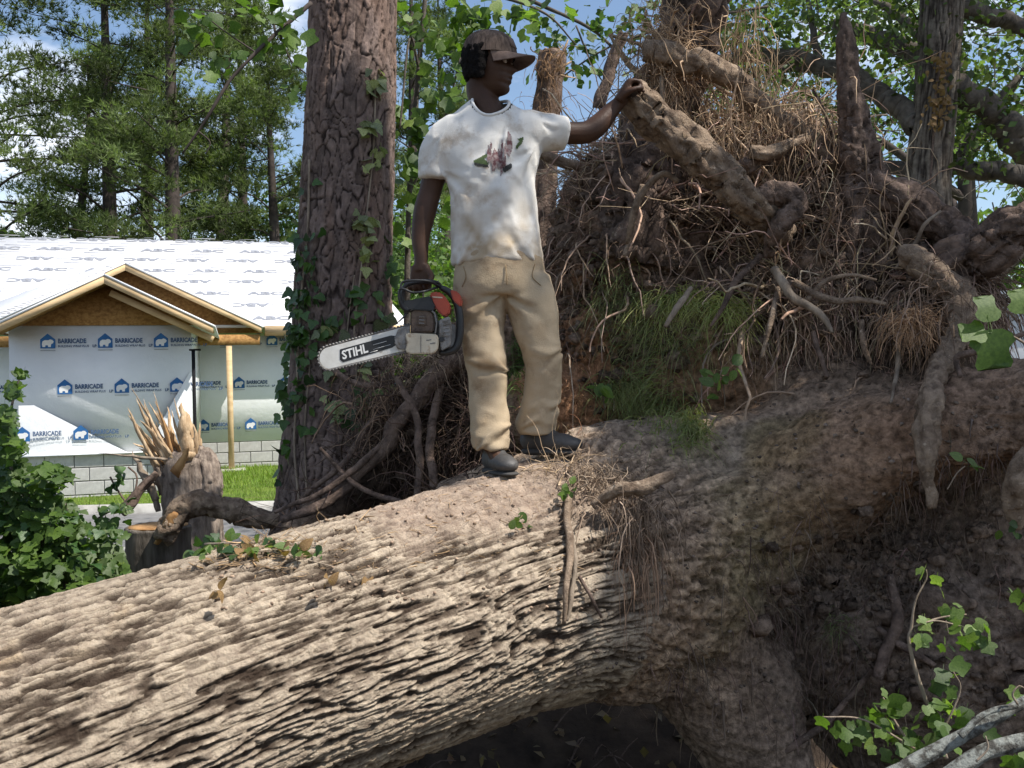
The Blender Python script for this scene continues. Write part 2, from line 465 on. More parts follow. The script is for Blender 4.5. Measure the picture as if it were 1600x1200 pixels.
# ================================================================== HOUSE
m_wrap = mat('house_wrap', (0.80, 0.81, 0.82), (0.73, 0.745, 0.76), 1.6, 0.55, 0.6, 3.5, spec=0.3)
m_under = mat('roof_underlayment', (0.80, 0.80, 0.81), (0.74, 0.745, 0.76), 2.0, 0.6, 0.1, 5, spec=0.3)
m_print = mat('grey_print', (0.26, 0.27, 0.30), (0.22, 0.23, 0.26), 8, 0.7)
m_faint = mat('faint_print', (0.56, 0.56, 0.58), (0.5, 0.5, 0.52), 8, 0.7)
m_blue = mat('blue_print', (0.03, 0.13, 0.33), (0.025, 0.11, 0.29), 8, 0.6)
m_navy = mat('navy_print', (0.07, 0.12, 0.22), (0.06, 0.1, 0.19), 8, 0.6)
m_white = mat('white_print', (0.72, 0.72, 0.72), (0.66, 0.66, 0.67), 8, 0.6)
m_lumber = mat('pine_lumber', (0.62, 0.46, 0.27), (0.48, 0.335, 0.18), 5, 0.75, 0.2, 40, stretch=(0.3, 1, 2), spec=0.2)
m_osb = mat('osb_sheathing', (0.42, 0.24, 0.09), (0.22, 0.11, 0.04), 22, 0.85, 0.3, 50, stretch=(0.8, 1, 1.2), spec=0.15)
m_block = mat('concrete_block', (0.50, 0.49, 0.47), (0.40, 0.39, 0.375), 12, 0.95, 0.4, 120, spec=0.1)
m_mortar = mat('mortar', (0.34, 0.33, 0.31), (0.27, 0.26, 0.25), 12, 0.95, 0.3, 80, spec=0.1)
m_blackmetal = mat('black_metal', (0.02, 0.02, 0.022), (0.014, 0.014, 0.015), 8, 0.9, spec=.05)

HO = np.array([-5.1, 17.5, 0.0]); PH = math.radians(16)
E1 = np.array([math.cos(PH), math.sin(PH), 0]); E2 = np.array([-math.sin(PH), math.cos(PH), 0]); E3 = np.array([0, 0, 1.0])
def H(a, b, z): return HO + E1 * a + E2 * b + E3 * z
def hv(V): V = np.asarray(V, float); return HO + V[:, :1] * E1 + V[:, 1:2] * E2 + V[:, 2:3] * E3
def hbox(*a):
    V, F = box(*a); return hv(V), [F]
house = thing('house', 'half built white wrapped house with bare timber gables and printed roof underlayment beyond the road', 'house', H(0, 0, 0))
def hobj(name, V, F, m, parent=house, **k): return obj(name, V, F if isinstance(F, list) else [F], m, parent, smooth=k.pop('smooth', False), **k)
A0, A1 = -8.5, 2.9
WB = 0.5; ZT = 2.62
hobj('wall', *hbox(A0, A1, WB, WB + 5.5, 0.64, ZT), m_wrap)
gw = hobj('wall', *hbox(-3.06, -0.57, -2.96, WB - 0.003, 0.72, 2.61), m_wrap); gw['label'] = 'projecting front wall in printed white wrap'
# foundation of single blocks
fd = hobj('foundation', *hbox(A0, A1, WB + 0.03, WB + 5.4, -0.1, 0.637), m_mortar)
fd2 = hobj('foundation', *hbox(-3.03, -0.6, -2.93, WB, -0.1, 0.717), m_mortar); fd2['label'] = 'low block foundation under the projecting front wall'
bm_ = bmesh.new(); bmesh.ops.create_cube(bm_, size=1.0)
for v in bm_.verts: v.co = Vector((v.co.x * 0.39, v.co.y * 0.04, v.co.z * 0.185))
bmesh.ops.bevel(bm_, geom=bm_.edges[:], offset=0.006, segments=1, affect='EDGES')
me_block = bpy.data.meshes.new('block'); bm_.to_mesh(me_block); bm_.free(); me_block.materials.append(m_block)
def block_wall(parent, a0, a1, b, nz):
    for k in range(nz):
        a = a0 + (0.0 if k % 2 else -0.2) + 0.2
        while a < a1:
            if a - 0.19 > a0 - 0.21 and a < a1 - 0.1:
                p = H(a, b + RNG.normal() * 0.002, (0.715 if nz == 4 else .635) - .1 - (nz - 1 - k) * .2)
                inst('block', me_block, Matrix.Translation(Vector(p)) @ Matrix.Rotation(PH, 4, 'Z'), parent)
            a += 0.4
block_wall(fd2, -3.03, -0.6, -2.935, 4)
block_wall(fd, -0.5, 2.6, WB + 0.022, 3); block_wall(fd, -5.0, -3.1, WB + 0.022, 3)
# main roof
RS = 0.487; RB = 4.5; EZ = 2.74
def rz(b): return EZ + RS * (b - 0.0)
def slab(pts, t=0.045):
    p = np.array([H(*q) for q in pts]); return prism(p, (0, 0, t))
hobj('roof', *slab([(A0, 0, rz(0)), (3.3, 0, rz(0)), (2.5, RB, rz(RB)), (A0, RB, rz(RB))]), m_under)
hobj('roof', *slab([(A0, RB, rz(RB)), (2.5, RB, rz(RB)), (3.3, 9.0, rz(0)), (A0, 9.0, rz(0))]), m_under)
hobj('roof', *slab([(3.303, 0, rz(0) - .01), (3.303, 9.0, rz(0) - .01), (2.503, RB, rz(RB) - .01)]), m_under)
hobj('fascia_board', *hbox(0.6, 3.3, -0.035, -0.002, EZ - 0.15, EZ + 0.03), m_lumber)
hobj('fascia_board', *hbox(A0, -4.25, -0.035, -0.002, EZ - 0.15, EZ + 0.03), m_lumber)
hobj('soffit', *hbox(0.6, 3.25, 0.0, WB, EZ - 0.12, EZ - 0.09), m_osb)
# gables: rake boards, panel, roof planes
def gable(ac, b, half, zp, ze, roof_to, panel_b, thick=0.105, pzz=None):
    for s in (-1, 1):
        e = (ac + s * half, b, ze)
        p = [H(ac, b, zp), H(*e), H(e[0], b, e[2] - thick), H(ac, b, zp - thick * 1.05)]
        hobj('rake_board', *prism(np.array(p), E2 * 0.04), m_lumber)
        rt = [(ac, b - 0.01, zp + 0.004), (e[0] + s * .03, b - 0.01, e[2] - .01), (e[0] + s * .03, roof_to, e[2] - .01), (ac, roof_to, zp + 0.004)]
        hobj('roof', *slab(rt, 0.03), m_under)
        # raised soffit under the overhang
        st = [(ac, b + 0.045, zp - 0.05), (e[0], b + 0.045, e[2] - 0.06), (e[0], panel_b, e[2] - 0.06), (ac, panel_b, zp - 0.05)]
        hobj('soffit', *slab(st, 0.02), m_osb)
    pz = pzz or ze - thick + .02; hw = (zp - .06 - pz) / ((zp - ze) / half)
    pn = [H(ac - hw, panel_b, pz), H(ac + hw, panel_b, pz), H(ac, panel_b, zp - 0.05)]
    return hobj('gable_panel', *prism(np.array(pn), E2 * 0.03), m_osb)
gable(-1.69, -3.62, 1.46, 3.26, 2.53, -0.2, -2.99, pzz=2.60)
gable(-1.74, -0.34, 2.27, 3.84, 2.73, 2.2, 0.02)
# inner second rake edge on the near gable, seen beneath the right slope
hobj('rake_board', *beam(H(-1.65, -3.3, 3.05), H(-.24, -3.3, 2.36), 0.035, 0.09), m_lumber)
hobj('beam', *hbox(-4.0, 0.5, -0.28, -0.10, 2.42, 2.60), m_osb)
hobj('post', *hbox(-0.09, 0.01, -0.27, -0.16, 0.0, 2.42), m_lumber)
hobj('footing', *hbox(-0.4, 0.2, -0.42, -0.02, -0.02, 0.19), m_conc)
# loose flaps of wrap
def flap(a0, a1, z0, z1, bulge, b, nx=26, nz=22, seed=0, tri=None):
    us = np.linspace(0, 1, nx); vs = np.linspace(0, 1, nz); X, Z = np.meshgrid(us, vs)
    if tri == 'L': X = X * (1 - Z * 0.86)
    if tri == 'R': X = 1 - (1 - X) * (1 - Z * 0.97)
    x, z = X.ravel(), Z.ravel()
    fan = np.sin(np.arctan2(z + 0.02, 1.03 - x if tri == 'R' else x + 0.03) * 34) * 0.012 * (1 if tri == 'R' else 0.3)
    d = bulge * np.sin(np.clip(x, 0, 1) * PI) ** 0.7 * (1 - z) ** 0.8 + fan * (1 - z) + 0.006
    V = np.stack([a0 + (a1 - a0) * x, b - d, z0 + (z1 - z0) * z], -1)
    i = (np.arange(nz - 1) * nx)[:, None]; j = np.arange(nx - 1)[None]
    return hv(V), [np.stack([i + j, i + j + 1, i + nx + j + 1, i + nx + j], -1).reshape(-1, 4)]
f1 = hobj('wrap_flap', *flap(-2.95, -1.5, 0.72, 1.45, 0.05, -2.96, tri='L'), m_wrap, smooth=True)  # outline follows the sunlit triangle on the wall, with only a slight billow
f1['label'] = 'billowing wrap sheet shaped to the sunlit triangle at the lower left'
f2 = hobj('wrap_flap', *flap(-1.25, -0.575, 0.72, 1.9, 0.14, -2.96, tri='R'), m_wrap, smooth=True)
f2['label'] = 'pleated wrap sheet pulled at the right corner'
hobj('wrap_hem', *hbox(-3.0, -0.62, -3.03, -2.964, 0.705, 0.723), m_wrap)

# printed lettering on the wrap and on the roof underlayment
def text_mesh(s, size, bold=0.0, sx=1.0):
    cu = bpy.data.curves.new('t', 'FONT'); cu.body = s; cu.size = size; cu.offset = bold; cu.resolution_u = 2
    cu.align_x = 'LEFT'
    o = bpy.data.objects.new('t', cu); COL.objects.link(o)
    dg = bpy.context.evaluated_depsgraph_get()
    me = bpy.data.meshes.new_from_object(o.evaluated_get(dg))
    V, F = read_mesh(me)
    bpy.data.objects.remove(o); bpy.data.curves.remove(cu); bpy.data.meshes.remove(me)
    V[:, 0] *= sx
    return V, F
tBAR = text_mesh('BARRICADE', 0.092, 0.0035, 0.78)
tSUB = text_mesh('BUILDING WRAP PLUS', 0.046, 0.0008, 0.9)
tLP = text_mesh('LP', 0.055, 0.002, 1.0)
tABC = text_mesh('ABC', 0.26, 0.012, 1.35)
def place2d(mb, VF, o3, ex, ey, dx, dy, rot=False, c=None):
    V, F = VF; x, y = V[:, 0].copy(), V[:, 1].copy()
    if rot:
        w, h = x.max(), y.max(); x, y = w - x, h - y
    mb.add(V3(o3) + (x + dx)[:, None] * ex + (y + dy)[:, None] * ey, F)
pent = np.array([(0, 0), (.2, 0), (.2, .125), (.215, .125), (.1, .215), (-.015, .125), (0, .125)], float)
pent = np.array([(0, 0), (.2, 0), (.2, .13), (.1, .215), (0, .13)], float)
bear = np.array([(.03, .02), (.065, .02), (.07, .045), (.10, .045), (.105, .02), (.14, .02), (.145, .06), (.172, .075), (.18, .1), (.16, .125), (.13, .13), (.11, .118), (.06, .12), (.03, .1), (.022, .06)], float)
bl, nv, wh, ft = MB(), MB(), MB(), MB()
def logo(a, b, z):
    o3 = H(a, b, z)
    place2d(bl, (np.c_[pent, pent[:, 0] * 0], [np.array([list(range(len(pent)))])]), o3, E1, E3, 0, 0)
    place2d(wh, (np.c_[bear, bear[:, 0] * 0], [np.array([list(range(len(bear)))])]), o3 - E2 * 0.003, E1, E3, 0, 0)
    place2d(nv, tBAR, o3, E1, E3, .235, .075)
    place2d(nv, tSUB, o3, E1, E3, .235, .015)
    place2d(nv, tLP, o3, E1, E3, .70, .012)
    V, F = box(0, .2, 0, .001, -.035, -.027); ft.add(o3 + V[:, :1] * E1 + V[:, 1:2] * E2 + V[:, 2:3] * E3, [F])
for r, (z, a0) in enumerate(((2.27, -2.645), (1.6, -2.431), (0.93, -2.997))):
    for k in range(3):
        a = a0 + k * 0.775
        if r == 0 and k == 3: continue
        if r == 2 and k == 2: continue
        logo(a, -2.96 - (0.012 if r < 2 else 0.07), z)
for r, (z, a0) in enumerate(((2.44, -0.206 - .845), (1.64, 0.023 - .845), (0.86, -0.627))):
    for k in range(4 if r == 2 else 5): logo(a0 + k * 0.845, WB - 0.012, z)
logo(-4.2, WB - 0.012, 2.44); logo(-4.4, WB - .012, 1.64)
w = hobj('printed_lettering', *bl.get(), m_blue, kind='stuff'); w['label'] = 'blue house emblems printed in rows on the wrap'
w = hobj('printed_lettering', *nv.get(), m_navy, kind='stuff'); w['label'] = 'BARRICADE wordmarks printed beside each emblem'
w = hobj('printed_lettering', *wh.get(), m_white, kind='stuff'); w['label'] = 'white bears inside the blue emblems'
w = hobj('printed_lettering', *ft.get(), m_print, kind='stuff'); w['label'] = 'small lines under the emblems'
gp, fp = MB(), MB()
ES = nrm(E2 * 1 + E3 * RS)
for r in range(8):
    s = 0.25 + r * 0.66
    for k in range(14):
        a = A0 + 0.4 + k * 1.02 + (0.0 if r % 2 else 0.33) - r * 0.03
        if a > 2.4 - s * .12: continue
        o3 = H(a, 0, rz(0) + 0.054) + ES * s
        place2d(gp, tABC, o3, E1, ES, 0, 0, rot=bool(r % 2))
        for dx, dy, w_ in ((-0.1, -0.16, .8), (.35, .29, .5), (-.3, .12, .25)):
            V, F = box(0, w_, 0, .012 + .012 * (k % 2), 0, .001); fp.add(o3 + (V[:, :1] + dx) * E1 + (V[:, 1:2] + dy) * ES + V[:, 2:3] * E3, [F])
w = hobj('printed_lettering', *gp.get(), m_print, kind='stuff'); w['label'] = 'grey ABC lettering on the roof underlayment'
w = hobj('printed_lettering', *fp.get(), m_faint, kind='stuff'); w['label'] = 'faint grey dashes on the roof underlayment'
# a strip of underlayment laid askew along the valley
Nr = nrm(np.cross(E1, ES)); pl0 = H(0, 0, rz(0) + 0.062)
def on_roof(px, py):
    d = P(px, py, 1.0) - np.array([0, 0, CAMZ]); o = np.array([0, 0, CAMZ]); t = ((pl0 - o) @ Nr) / (d @ Nr); return o + d * t
sp = np.array([on_roof(*q) for q in ((-40, 525), (150, 447), (193, 428), (192, 414), (150, 419), (60, 448), (-40, 485))])
w = hobj('roof', *prism(sp, -Nr * 0.01), m_under); w['label'] = 'strip of underlayment laid askew along the valley'
st_ = MB()
for k in range(19):
    t = k / 19.0
    for off in (0.0, 0.33, .66):
        x0 = -30 + 200 * t + off * 30; ya = 525 - 0.41 * (x0 + 40) - 7 - off * 20
        a, b = on_roof(x0, ya), on_roof(x0 + 26, ya - 4.5)
        st_.add(*beam(a + Nr * .006, b + Nr * .006, 0.035, 0.002))
w = hobj('printed_lettering', *st_.get(), m_faint, kind='stuff'); w['label'] = 'slanting grey print on the askew strip'

pole = thing('pole', 'thin black metal pole standing at the right corner of the wrapped gable wall', 'pole', P(306, 600, 14.2) * [1, 1, 0])
q = P(303, 548, 14.2)
obj('shaft', *tube([[q[0] - .01, q[1], 0], q - [0.01, 0, 0]], 0.027, 8), m_blackmetal, pole)
obj('cap', *box(q[0] - .06, q[0] + .09, q[1] - .04, q[1] + .04, q[2], q[2] + .025), m_blackmetal, pole, smooth=False)

# ================================================================== TREES BEYOND
def leafcloud(C, size, col, jit=0.3, fold=True, up=0.5, cj=0.25):
    """one folded leaf at each C: 4 tris (two halves of a lance shape)"""
    n = len(C)
    d = nrm(RNG.normal(size=(n, 3)) + V3((0, 0, -0.3))); nn = nrm(RNG.normal(size=(n, 3)) + V3((0, 0, up * 2)))
    s = nrm(np.cross(d, nn)); u = np.cross(s, d)
    sz = (size * RNG.uniform(0.6, 1.35, n))[:, None]
    a = C; m = C + d * sz * 0.45; t = C + d * sz
    l = m - s * sz * 0.36 + u * sz * 0.12; r = m + s * sz * 0.36 + u * sz * 0.12
    V = np.stack([a, r, t, l], 1).reshape(-1, 3)
    b = (np.arange(n) * 4)[:, None]
    F = np.concatenate([b + [[0, 1, 2]], b + [[0, 2, 3]]])
    col = np.asarray(col, float)
    c = (col if col.ndim == 2 else np.tile(col, (n, 1))) * RNG.uniform(1 - cj, 1 + cj, (n, 1)) * (1 + RNG.normal(size=(n, 3)) * 0.05)
    return V, [F], np.repeat(c, 4, 0)
def tufts(C, D, ln, w, k, col):
    n = len(C)
    c = np.repeat(C, k, 0); d = nrm(np.repeat(D, k, 0) + RNG.normal(size=(n * k, 3)) * 0.55)
    s = nrm(np.cross(d, RNG.normal(size=(n * k, 3))))
    L_ = (ln * RNG.uniform(0.6, 1.2, n * k))[:, None]
    V = np.stack([c - s * w / 2, c + s * w / 2, c + d * L_], 1).reshape(-1, 3)
    F = np.arange(n * k * 3).reshape(-1, 3)
    col = np.asarray(col, float); cc = (col if col.ndim == 2 else np.tile(col, (n, 1))) * RNG.uniform(0.7, 1.3, (n, 1))
    return V, [F], np.repeat(np.repeat(cc, k, 0), 3, 0)
def pine(seed, Hh, base, nl=46, dens=60, reach=0.2):
    r = np.random.default_rng(seed)
    T, K = MB(), MB()
    lean = r.normal(size=2) * 0.3
    T.add(*stube([(0, 0, -0.2, .33), (lean[0] * .3, lean[1] * .3, Hh * .4, .25), (lean[0], lean[1], Hh * .8, .1), (lean[0], lean[1], Hh, .02)], 12, 8))
    for i in range(nl):
        f = base + (1 - base) * (i / nl) ** 0.9; z = f * Hh
        if r.random() < 0.12: continue
        ln = reach * Hh * (1 - f) ** 0.6 * r.uniform(0.6, 1.25) + 0.7
        a = r.uniform(0, 2 * PI); rise = r.uniform(0.0, 0.55)
        dr = np.array([math.cos(a), math.sin(a), 0]); c0 = np.array([lean[0] * f, lean[1] * f, z])
        pts = [c0, c0 + dr * ln * .35 + V3((0, 0, rise * ln * .35)), c0 + dr * ln * .7 + V3((0, 0, rise * ln * .5)), c0 + dr * ln + V3((0, 0, rise * ln * .75))]
        q = spline(np.c_[np.array(pts), [.06, .045, .03, .01]], 8)
        T.add(*tube(q[:, :3], q[:, 3] * (1.3 - f), 5))
        # side clumps of needles in flattened sprays
        nc = max(3, int(ln * 1.7))
        for _ in range(nc):
            t = r.uniform(0.35, 1.0); c = pts[0] * 0 + spline(np.array(pts), 20)[int(t * 19)]
            side = np.cross(dr, (0, 0, 1)) * r.normal() * ln * 0.22
            c = c + side + V3((0, 0, r.normal() * .15))
            m = int(dens * r.uniform(.5, 1.3))
            p = c + r.normal(size=(m, 3)) * V3((.29, .29, .17))
            d = nrm((p - c) * V3((1, 1, .6)) + V3((0, 0, .35)))
            K.add(*[x for x in tufts(p, d, 0.27, 0.034, 7, V3((0.11, 0.138, 0.055)) * r.uniform(.3, 1.6))])
    return T.get(), K
def mesh_of(name, VF, m, col=None):
    me = mesh_np(name, VF[0], VF[1]); me.polygons.foreach_set('use_smooth', np.ones(len(me.polygons), bool))
    if col is not None: setcol(me, col)
    me.materials.append(m); return me
PV = []
for sd, Hh, bs, nl, dn in ((1, 20, .32, 44, 44), (2, 22, .26, 46, 44), (3, 17, .12, 50, 44)):
    T, K = pine(sd, Hh, bs, nl, dn)
    PV.append((mesh_of('trunk', T, m_farbark), mesh_of('crown', K.get(), m_needle, np.concatenate(K.C))))
def put_tree(name, label, cat, X, Y, var, s=1.0, rz_=0.0, group=None, z=0.0, sz=None):
    t = thing(name, label, cat, (X, Y, z), group)
    M_ = Matrix.Translation((X, Y, z)) @ Matrix.Rotation(rz_, 4, 'Z') @ Matrix.Diagonal((s, s, sz or s, 1))
    for nm, me in zip(('trunk', 'crown'), var): inst(nm, me, M_, t)
    return t
pines = [
 (-10, 33, 0, 1.0, 'tall pine at the left edge of the photo above the house roof'),
 (112, 40, 2, .95, 'dark pine second from the left behind the house'),
 (178, 36, 1, 1.0, 'leaning grey trunked pine standing above the house gable'),
 (232, 42, 0, 1.1, 'thin pine between two thicker pines beyond the house'),
 (275, 34, 1, 1.0, 'tall straight pine with pale trunk seen left of the overhanging twig'),
 (345, 41, 2, 1.15, 'pine crossed by the overhanging dark branch'),
 (385, 46, 0, 1.1, 'distant pine right of the overhanging dark branch'),
 (438, 38, 2, .9, 'pine just left of the ivy covered trunk behind the roof'),
 (650, 40, 1, .95, 'distant pine between the ivy covered trunk and the man'),
 (705, 48, 0, 1.1, 'distant pine behind the shoulder of the man'),
]
for i, (px, Y, v, s, lb) in enumerate(pines):
    q = P(px, 600, Y); put_tree('pine_tree', lb, 'pine tree', q[0], Y, PV[v], s, i * 1.7, 'pine trees beyond the house')
# dense low trees and bushes of the far edge
def bushy(seed, R, Hh, n, col, sz, k=9, trunk=True):
    r = np.random.default_rng(seed); T, K = MB(), MB()
    for i in range(6 if trunk else 3):
        a = r.uniform(0, 2 * PI); T.add(*stube([(0, 0, -.1, .09), (math.cos(a) * R * .3, math.sin(a) * R * .3, Hh * .45, .05), (math.cos(a) * R * .6, math.sin(a) * R * .6, Hh * .8, .015)], 7, 5))
    for i in range(k):
        a = r.uniform(0, 2 * PI); rr = R * r.uniform(0, .75); c = np.array([math.cos(a) * rr, math.sin(a) * rr, Hh * r.uniform(.3, .85)])
        m = n // k; d = nrm(r.normal(size=(m, 3))); p = c + d * (r.uniform(.4, 1, (m, 1)) ** .5) * V3((R * .42, R * .42, Hh * .2)) * r.uniform(.8, 1.2)
        K.add(*leafcloud(p, sz, V3(col) * r.uniform(.75, 1.25)))
    return mesh_of('trunk', T.get(), m_farbark), mesh_of('foliage', K.get(), m_leaf, np.concatenate(K.C))
BV = [bushy(21, 3.0, 5.6, 7000, (.045, .065, .028), .2, 14), bushy(22, 2.4, 4.0, 4500, (.09, .14, .035), .16, 12), bushy(23, 3.2, 9.0, 9000, (.10, .155, .05), .18, 22)]
for i, (px, Y, v, s, lb) in enumerate([
 (40, 29, 0, 1.15, 'dark dense cedar behind the left end of the house roof'),
 (95, 31, 0, 1.0, 'dark low tree right of the dense cedar behind the roof'),
 (185, 33, 0, .95, 'dark low tree below the gap of cloudy sky'),
 (340, 31, 1, 1.2, 'bright yellow green low shrub showing above the roof ridge'),
 (430, 30, 0, .9, 'dark shrub beside the ivy covered trunk above the roof'),
 (668, 24, 1, 1.25, 'sunlit green shrub between the ivy covered trunk and the man'),
 (625, 30, 2, .8, 'light green leafy tree right behind the ivy covered trunk'),
 (455, 44, 2, 1.3, 'pale airy tree left of the ivy covered trunk'),
 (735, 30, 2, .8, 'leafy tree behind the back of the man')]):
    q = P(px, 600, Y); put_tree('low_tree', lb, 'tree', q[0], Y, BV[v], s, i * 2.1, 'low trees beyond the house')
# far wood closing the horizon
K = MB()
for sx in range(90):
    ang = math.radians(-62 + sx * 1.5); Y = RNG.uniform(95, 130)
    c = np.array([math.tan(ang) * Y if abs(ang) < 1.3 else 0, Y, 0])
    if abs(c[0]) > 260: continue
    for k in range(3):
        m = 150; d = nrm(RNG.normal(size=(m, 3))); cc = c + [RNG.normal() * 3, RNG.normal() * 3, RNG.uniform(2, 8)]
        K.add(*leafcloud(cc + d * V3((4, 4, 4)), 1.5, V3((.06, .085, .035)) * RNG.uniform(.8, 1.3)))
o = K.build('distant_wood', m_leaf, kind='stuff'); tag(o, 'low distant line of green woods closing the horizon', 'woods', kind='stuff')
# ================================================================== FALLEN TREE
AX = nrm(V3((0.75, 0.66, 0.0)))
A_ = V3((-0.02, 3.75, 0.0))
def axis_pt(t):
    t = np.asarray(t, float)
    z = np.interp(t, [-6, -3.4, -1.93, -1.0, 0, 0.5, 1], [.42, .50, .585, .70, .80, .82, .82])
    return A_ + AX * t[..., None] + np.stack([z * 0, z * 0, z], -1)
def log_r(t): return np.interp(t, [-6, -3.4, -2, -1, -.4, 0.0, .35, .8], [.38, .39, .395, .40, .425, .45, .50, .56])
fallen = thing('fallen_tree', 'huge uprooted tree lying across the foreground with thick furrowed trunk and torn up root plate', 'fallen tree', (0.4, 4.0, 0.0))

ts = np.concatenate([np.linspace(-6, -2.35, 30)[:-1], np.linspace(-2.35, 0.75, 720)])
tt = np.linspace(0, 1, 430, endpoint=False)
# angles: 0 = side facing camera, +pi/2 = top ; most samples on the visible side
th = np.concatenate([np.linspace(-1.0, 2.0, 360), np.linspace(2.0, 2 * PI - 1.0, 72)[1:-1]])
TS, TH = np.meshgrid(ts, th, indexing='ij'); tsf, thf = TS.ravel(), TH.ravel()
R0 = log_r(tsf)
SD = nrm(np.cross(AX, V3((0, 0, 1)))) # points to the camera side
U3 = V3((0, 0, 1))
circ = np.stack([np.cos(thf) * 0.45, np.sin(thf) * 0.45], -1)
q3 = np.c_[circ, tsf]
lob = fbm(q3 * V3((2.4, 2.4, .7)), 3, 40) * 0.014
# interlacing furrows: zero lines of stretched noise, bent by a slower warp
def furrows(circ, tsf, q3):
    wrp = fbm(q3 * V3((2.2, 2.2, 1.0)), 3, 51) * 0.10
    wsl = fbm(np.c_[circ * 5, tsf * 2.6], 3, 53) * 0.03
    qa = np.c_[circ * 36 + (wrp + wsl)[:, None] * 34, tsf * 3.1]
    n1 = fbm(qa, 2, 61); n2 = fbm(qa * V3((2.0, 2.0, 2.4)) + 3, 2, 71)
    brk = fbm(q3 * V3((34, 34, 24)), 4, 81, .6)
    f_1 = sst(np.abs(n1) + brk * 0.17, 0.03, 0.21); f_2 = sst(np.abs(n2) + brk * 0.16, 0.0, 0.18)
    crk = sst(np.abs(fbm(np.c_[circ * 9, tsf * 17] + brk[:, None] * .5, 2, 85)), 0.0, .09)
    return (f_1 * 0.62 + f_2 * 0.38) * (.84 + .16 * crk), f_1, qa
h, f_1, qa = furrows(circ, tsf, q3)
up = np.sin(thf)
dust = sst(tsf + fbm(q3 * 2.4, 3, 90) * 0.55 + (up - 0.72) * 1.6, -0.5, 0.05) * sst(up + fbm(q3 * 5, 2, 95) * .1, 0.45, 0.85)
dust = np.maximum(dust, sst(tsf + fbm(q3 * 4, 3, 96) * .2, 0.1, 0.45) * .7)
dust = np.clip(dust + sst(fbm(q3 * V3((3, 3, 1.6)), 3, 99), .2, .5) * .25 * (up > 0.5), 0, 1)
plate = (vn(np.floor(qa * V3((2, 2, 6))) + .5, 5) - 0.5) * 0.08
hb = (h + plate * f_1 + fbm(q3 * V3((85, 85, 50)), 3, 33) * 0.22)
amp = 0.024 * (1 - 0.6 * dust)
disp = lob + hb * amp + dust * (fbm(q3 * 30, 5, 35, .6) * 0.012 + fbm(q3 * 6, 3, 36) * .008 + .008)
R = R0 + disp - .16 * sst(tsf, .22, .75)
V = axis_pt(tsf) + SD * (np.cos(thf) * R)[:, None] + U3 * (np.sin(thf) * R)[:, None]
na, nb = len(ts), len(th)
i = (np.arange(na - 1) * nb)[:, None]; j = np.arange(nb)[None]; j2 = (j + 1) % nb
Fq = np.stack([i + j, i + nb + j, i + nb + j2, i + j2], -1).reshape(-1, 4)
cb = V3((.58, .485, .385)); cf = V3((.085, .062, .048)); cd = V3((.47, .37, .30))
hc = np.clip(h ** 2.6 * 1.12 + fbm(q3 * V3((30, 30, 12)), 3, 44) * .22, 0, 1)[:, None]
C = cf * (1 - hc) + cb * hc
C = C * (1 + 0.22 * fbm(q3 * V3((7, 7, 2)), 4, 46)[:, None])
# scraped yellowish patches, where outer bark has come off
for (px, py, rr, cc) in ((175, 1005, .10, (.62, .44, .24)), (790, 905, .15, (.60, .42, .28)), (20, 1045, .06, (.58, .42, .25)), (690, 1000, .05, (.5, .3, .2))):
    Y = 2.6 + 1.15 * (px / 790.0); c0 = P(px, py, Y - .25)
    d_ = np.linalg.norm((V - c0) * V3((1, .6, 1)), axis=1) + fbm(V * 14, 3, 12) * .06
    w_ = (1 - sst(d_, rr * .3, rr))[:, None] * .75 * hc; C = C * (1 - w_) + V3(cc) * w_
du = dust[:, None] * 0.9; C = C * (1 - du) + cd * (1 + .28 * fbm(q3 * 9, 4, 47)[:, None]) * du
# underside bark darkened and warmed: shade and warm bounce put into the colour
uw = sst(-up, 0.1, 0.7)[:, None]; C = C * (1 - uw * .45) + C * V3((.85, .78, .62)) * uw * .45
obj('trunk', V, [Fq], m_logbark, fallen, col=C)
LOG = (V, [Fq])

# body of root collar, flare roots and the torn up earth, one continuous mass
def pr(px, py, Y, rp): return list(P(px, py, Y)) + [rp * Y / FPX]
blobs = []
def bl_t(*rows, n=14, k=22): blobs.append(stube([pr(*r) for r in rows], n, k))
def bl_e(px, py, Y, rx, ry, rz_, rot=0): blobs.append(ell(P(px, py, Y), (rx, ry, rz_), 26, 18, rot))
c_ = axis_pt(np.array([0.15, .45, .8, 1.15]))
blobs.append(stube([list(c_[0]) + [.455], list(c_[1]) + [.57], list(c_[2]) + [.63], list(c_[3]) + [.62]], 12, 28))
bl_t((870, 800, 4.15, 110), (1000, 860, 4.15, 140), (1130, 820, 4.10, 128), (1300, 740, 3.95, 108), (1450, 672, 3.75, 88), (1640, 640, 3.5, 88), (1800, 640, 3.3, 95))
bl_t((960, 760, 4.2, 90), (1100, 740, 4.15, 95), (1250, 660, 4.15, 60), (1450, 620, 3.95, 45), (1700, 600, 3.8, 40))
bl_t((1180, 860, 3.98, 40), (1300, 790, 3.8, 42), (1420, 720, 3.66, 40), (1560, 690, 3.5, 40))
bl_t((1000, 900, 4.15, 140), (1110, 1020, 4.12, 125), (1170, 1150, 4.05, 100), (1230, 1300, 4.0, 90))
bl_t((930, 720, 4.15, 60), (800, 770, 4.05, 50), (690, 800, 4.05, 40))        # ledge of soil at the feet
ru = math.atan2(-.75, .66)
bl_e(1340, 960, 4.25, .80, .42, .62, ru)
bl_e(1560, 900, 3.98, .55, .38, .75, ru)
bl_e(1500, 1150, 4.2, .7, .35, .4, ru)
bl_e(985, 420, 4.85, .46, .36, .62, ru)
bl_e(950, 560, 4.85, .36, .34, .45, ru)
bl_e(1090, 560, 4.72, .52, .40, .48, ru)
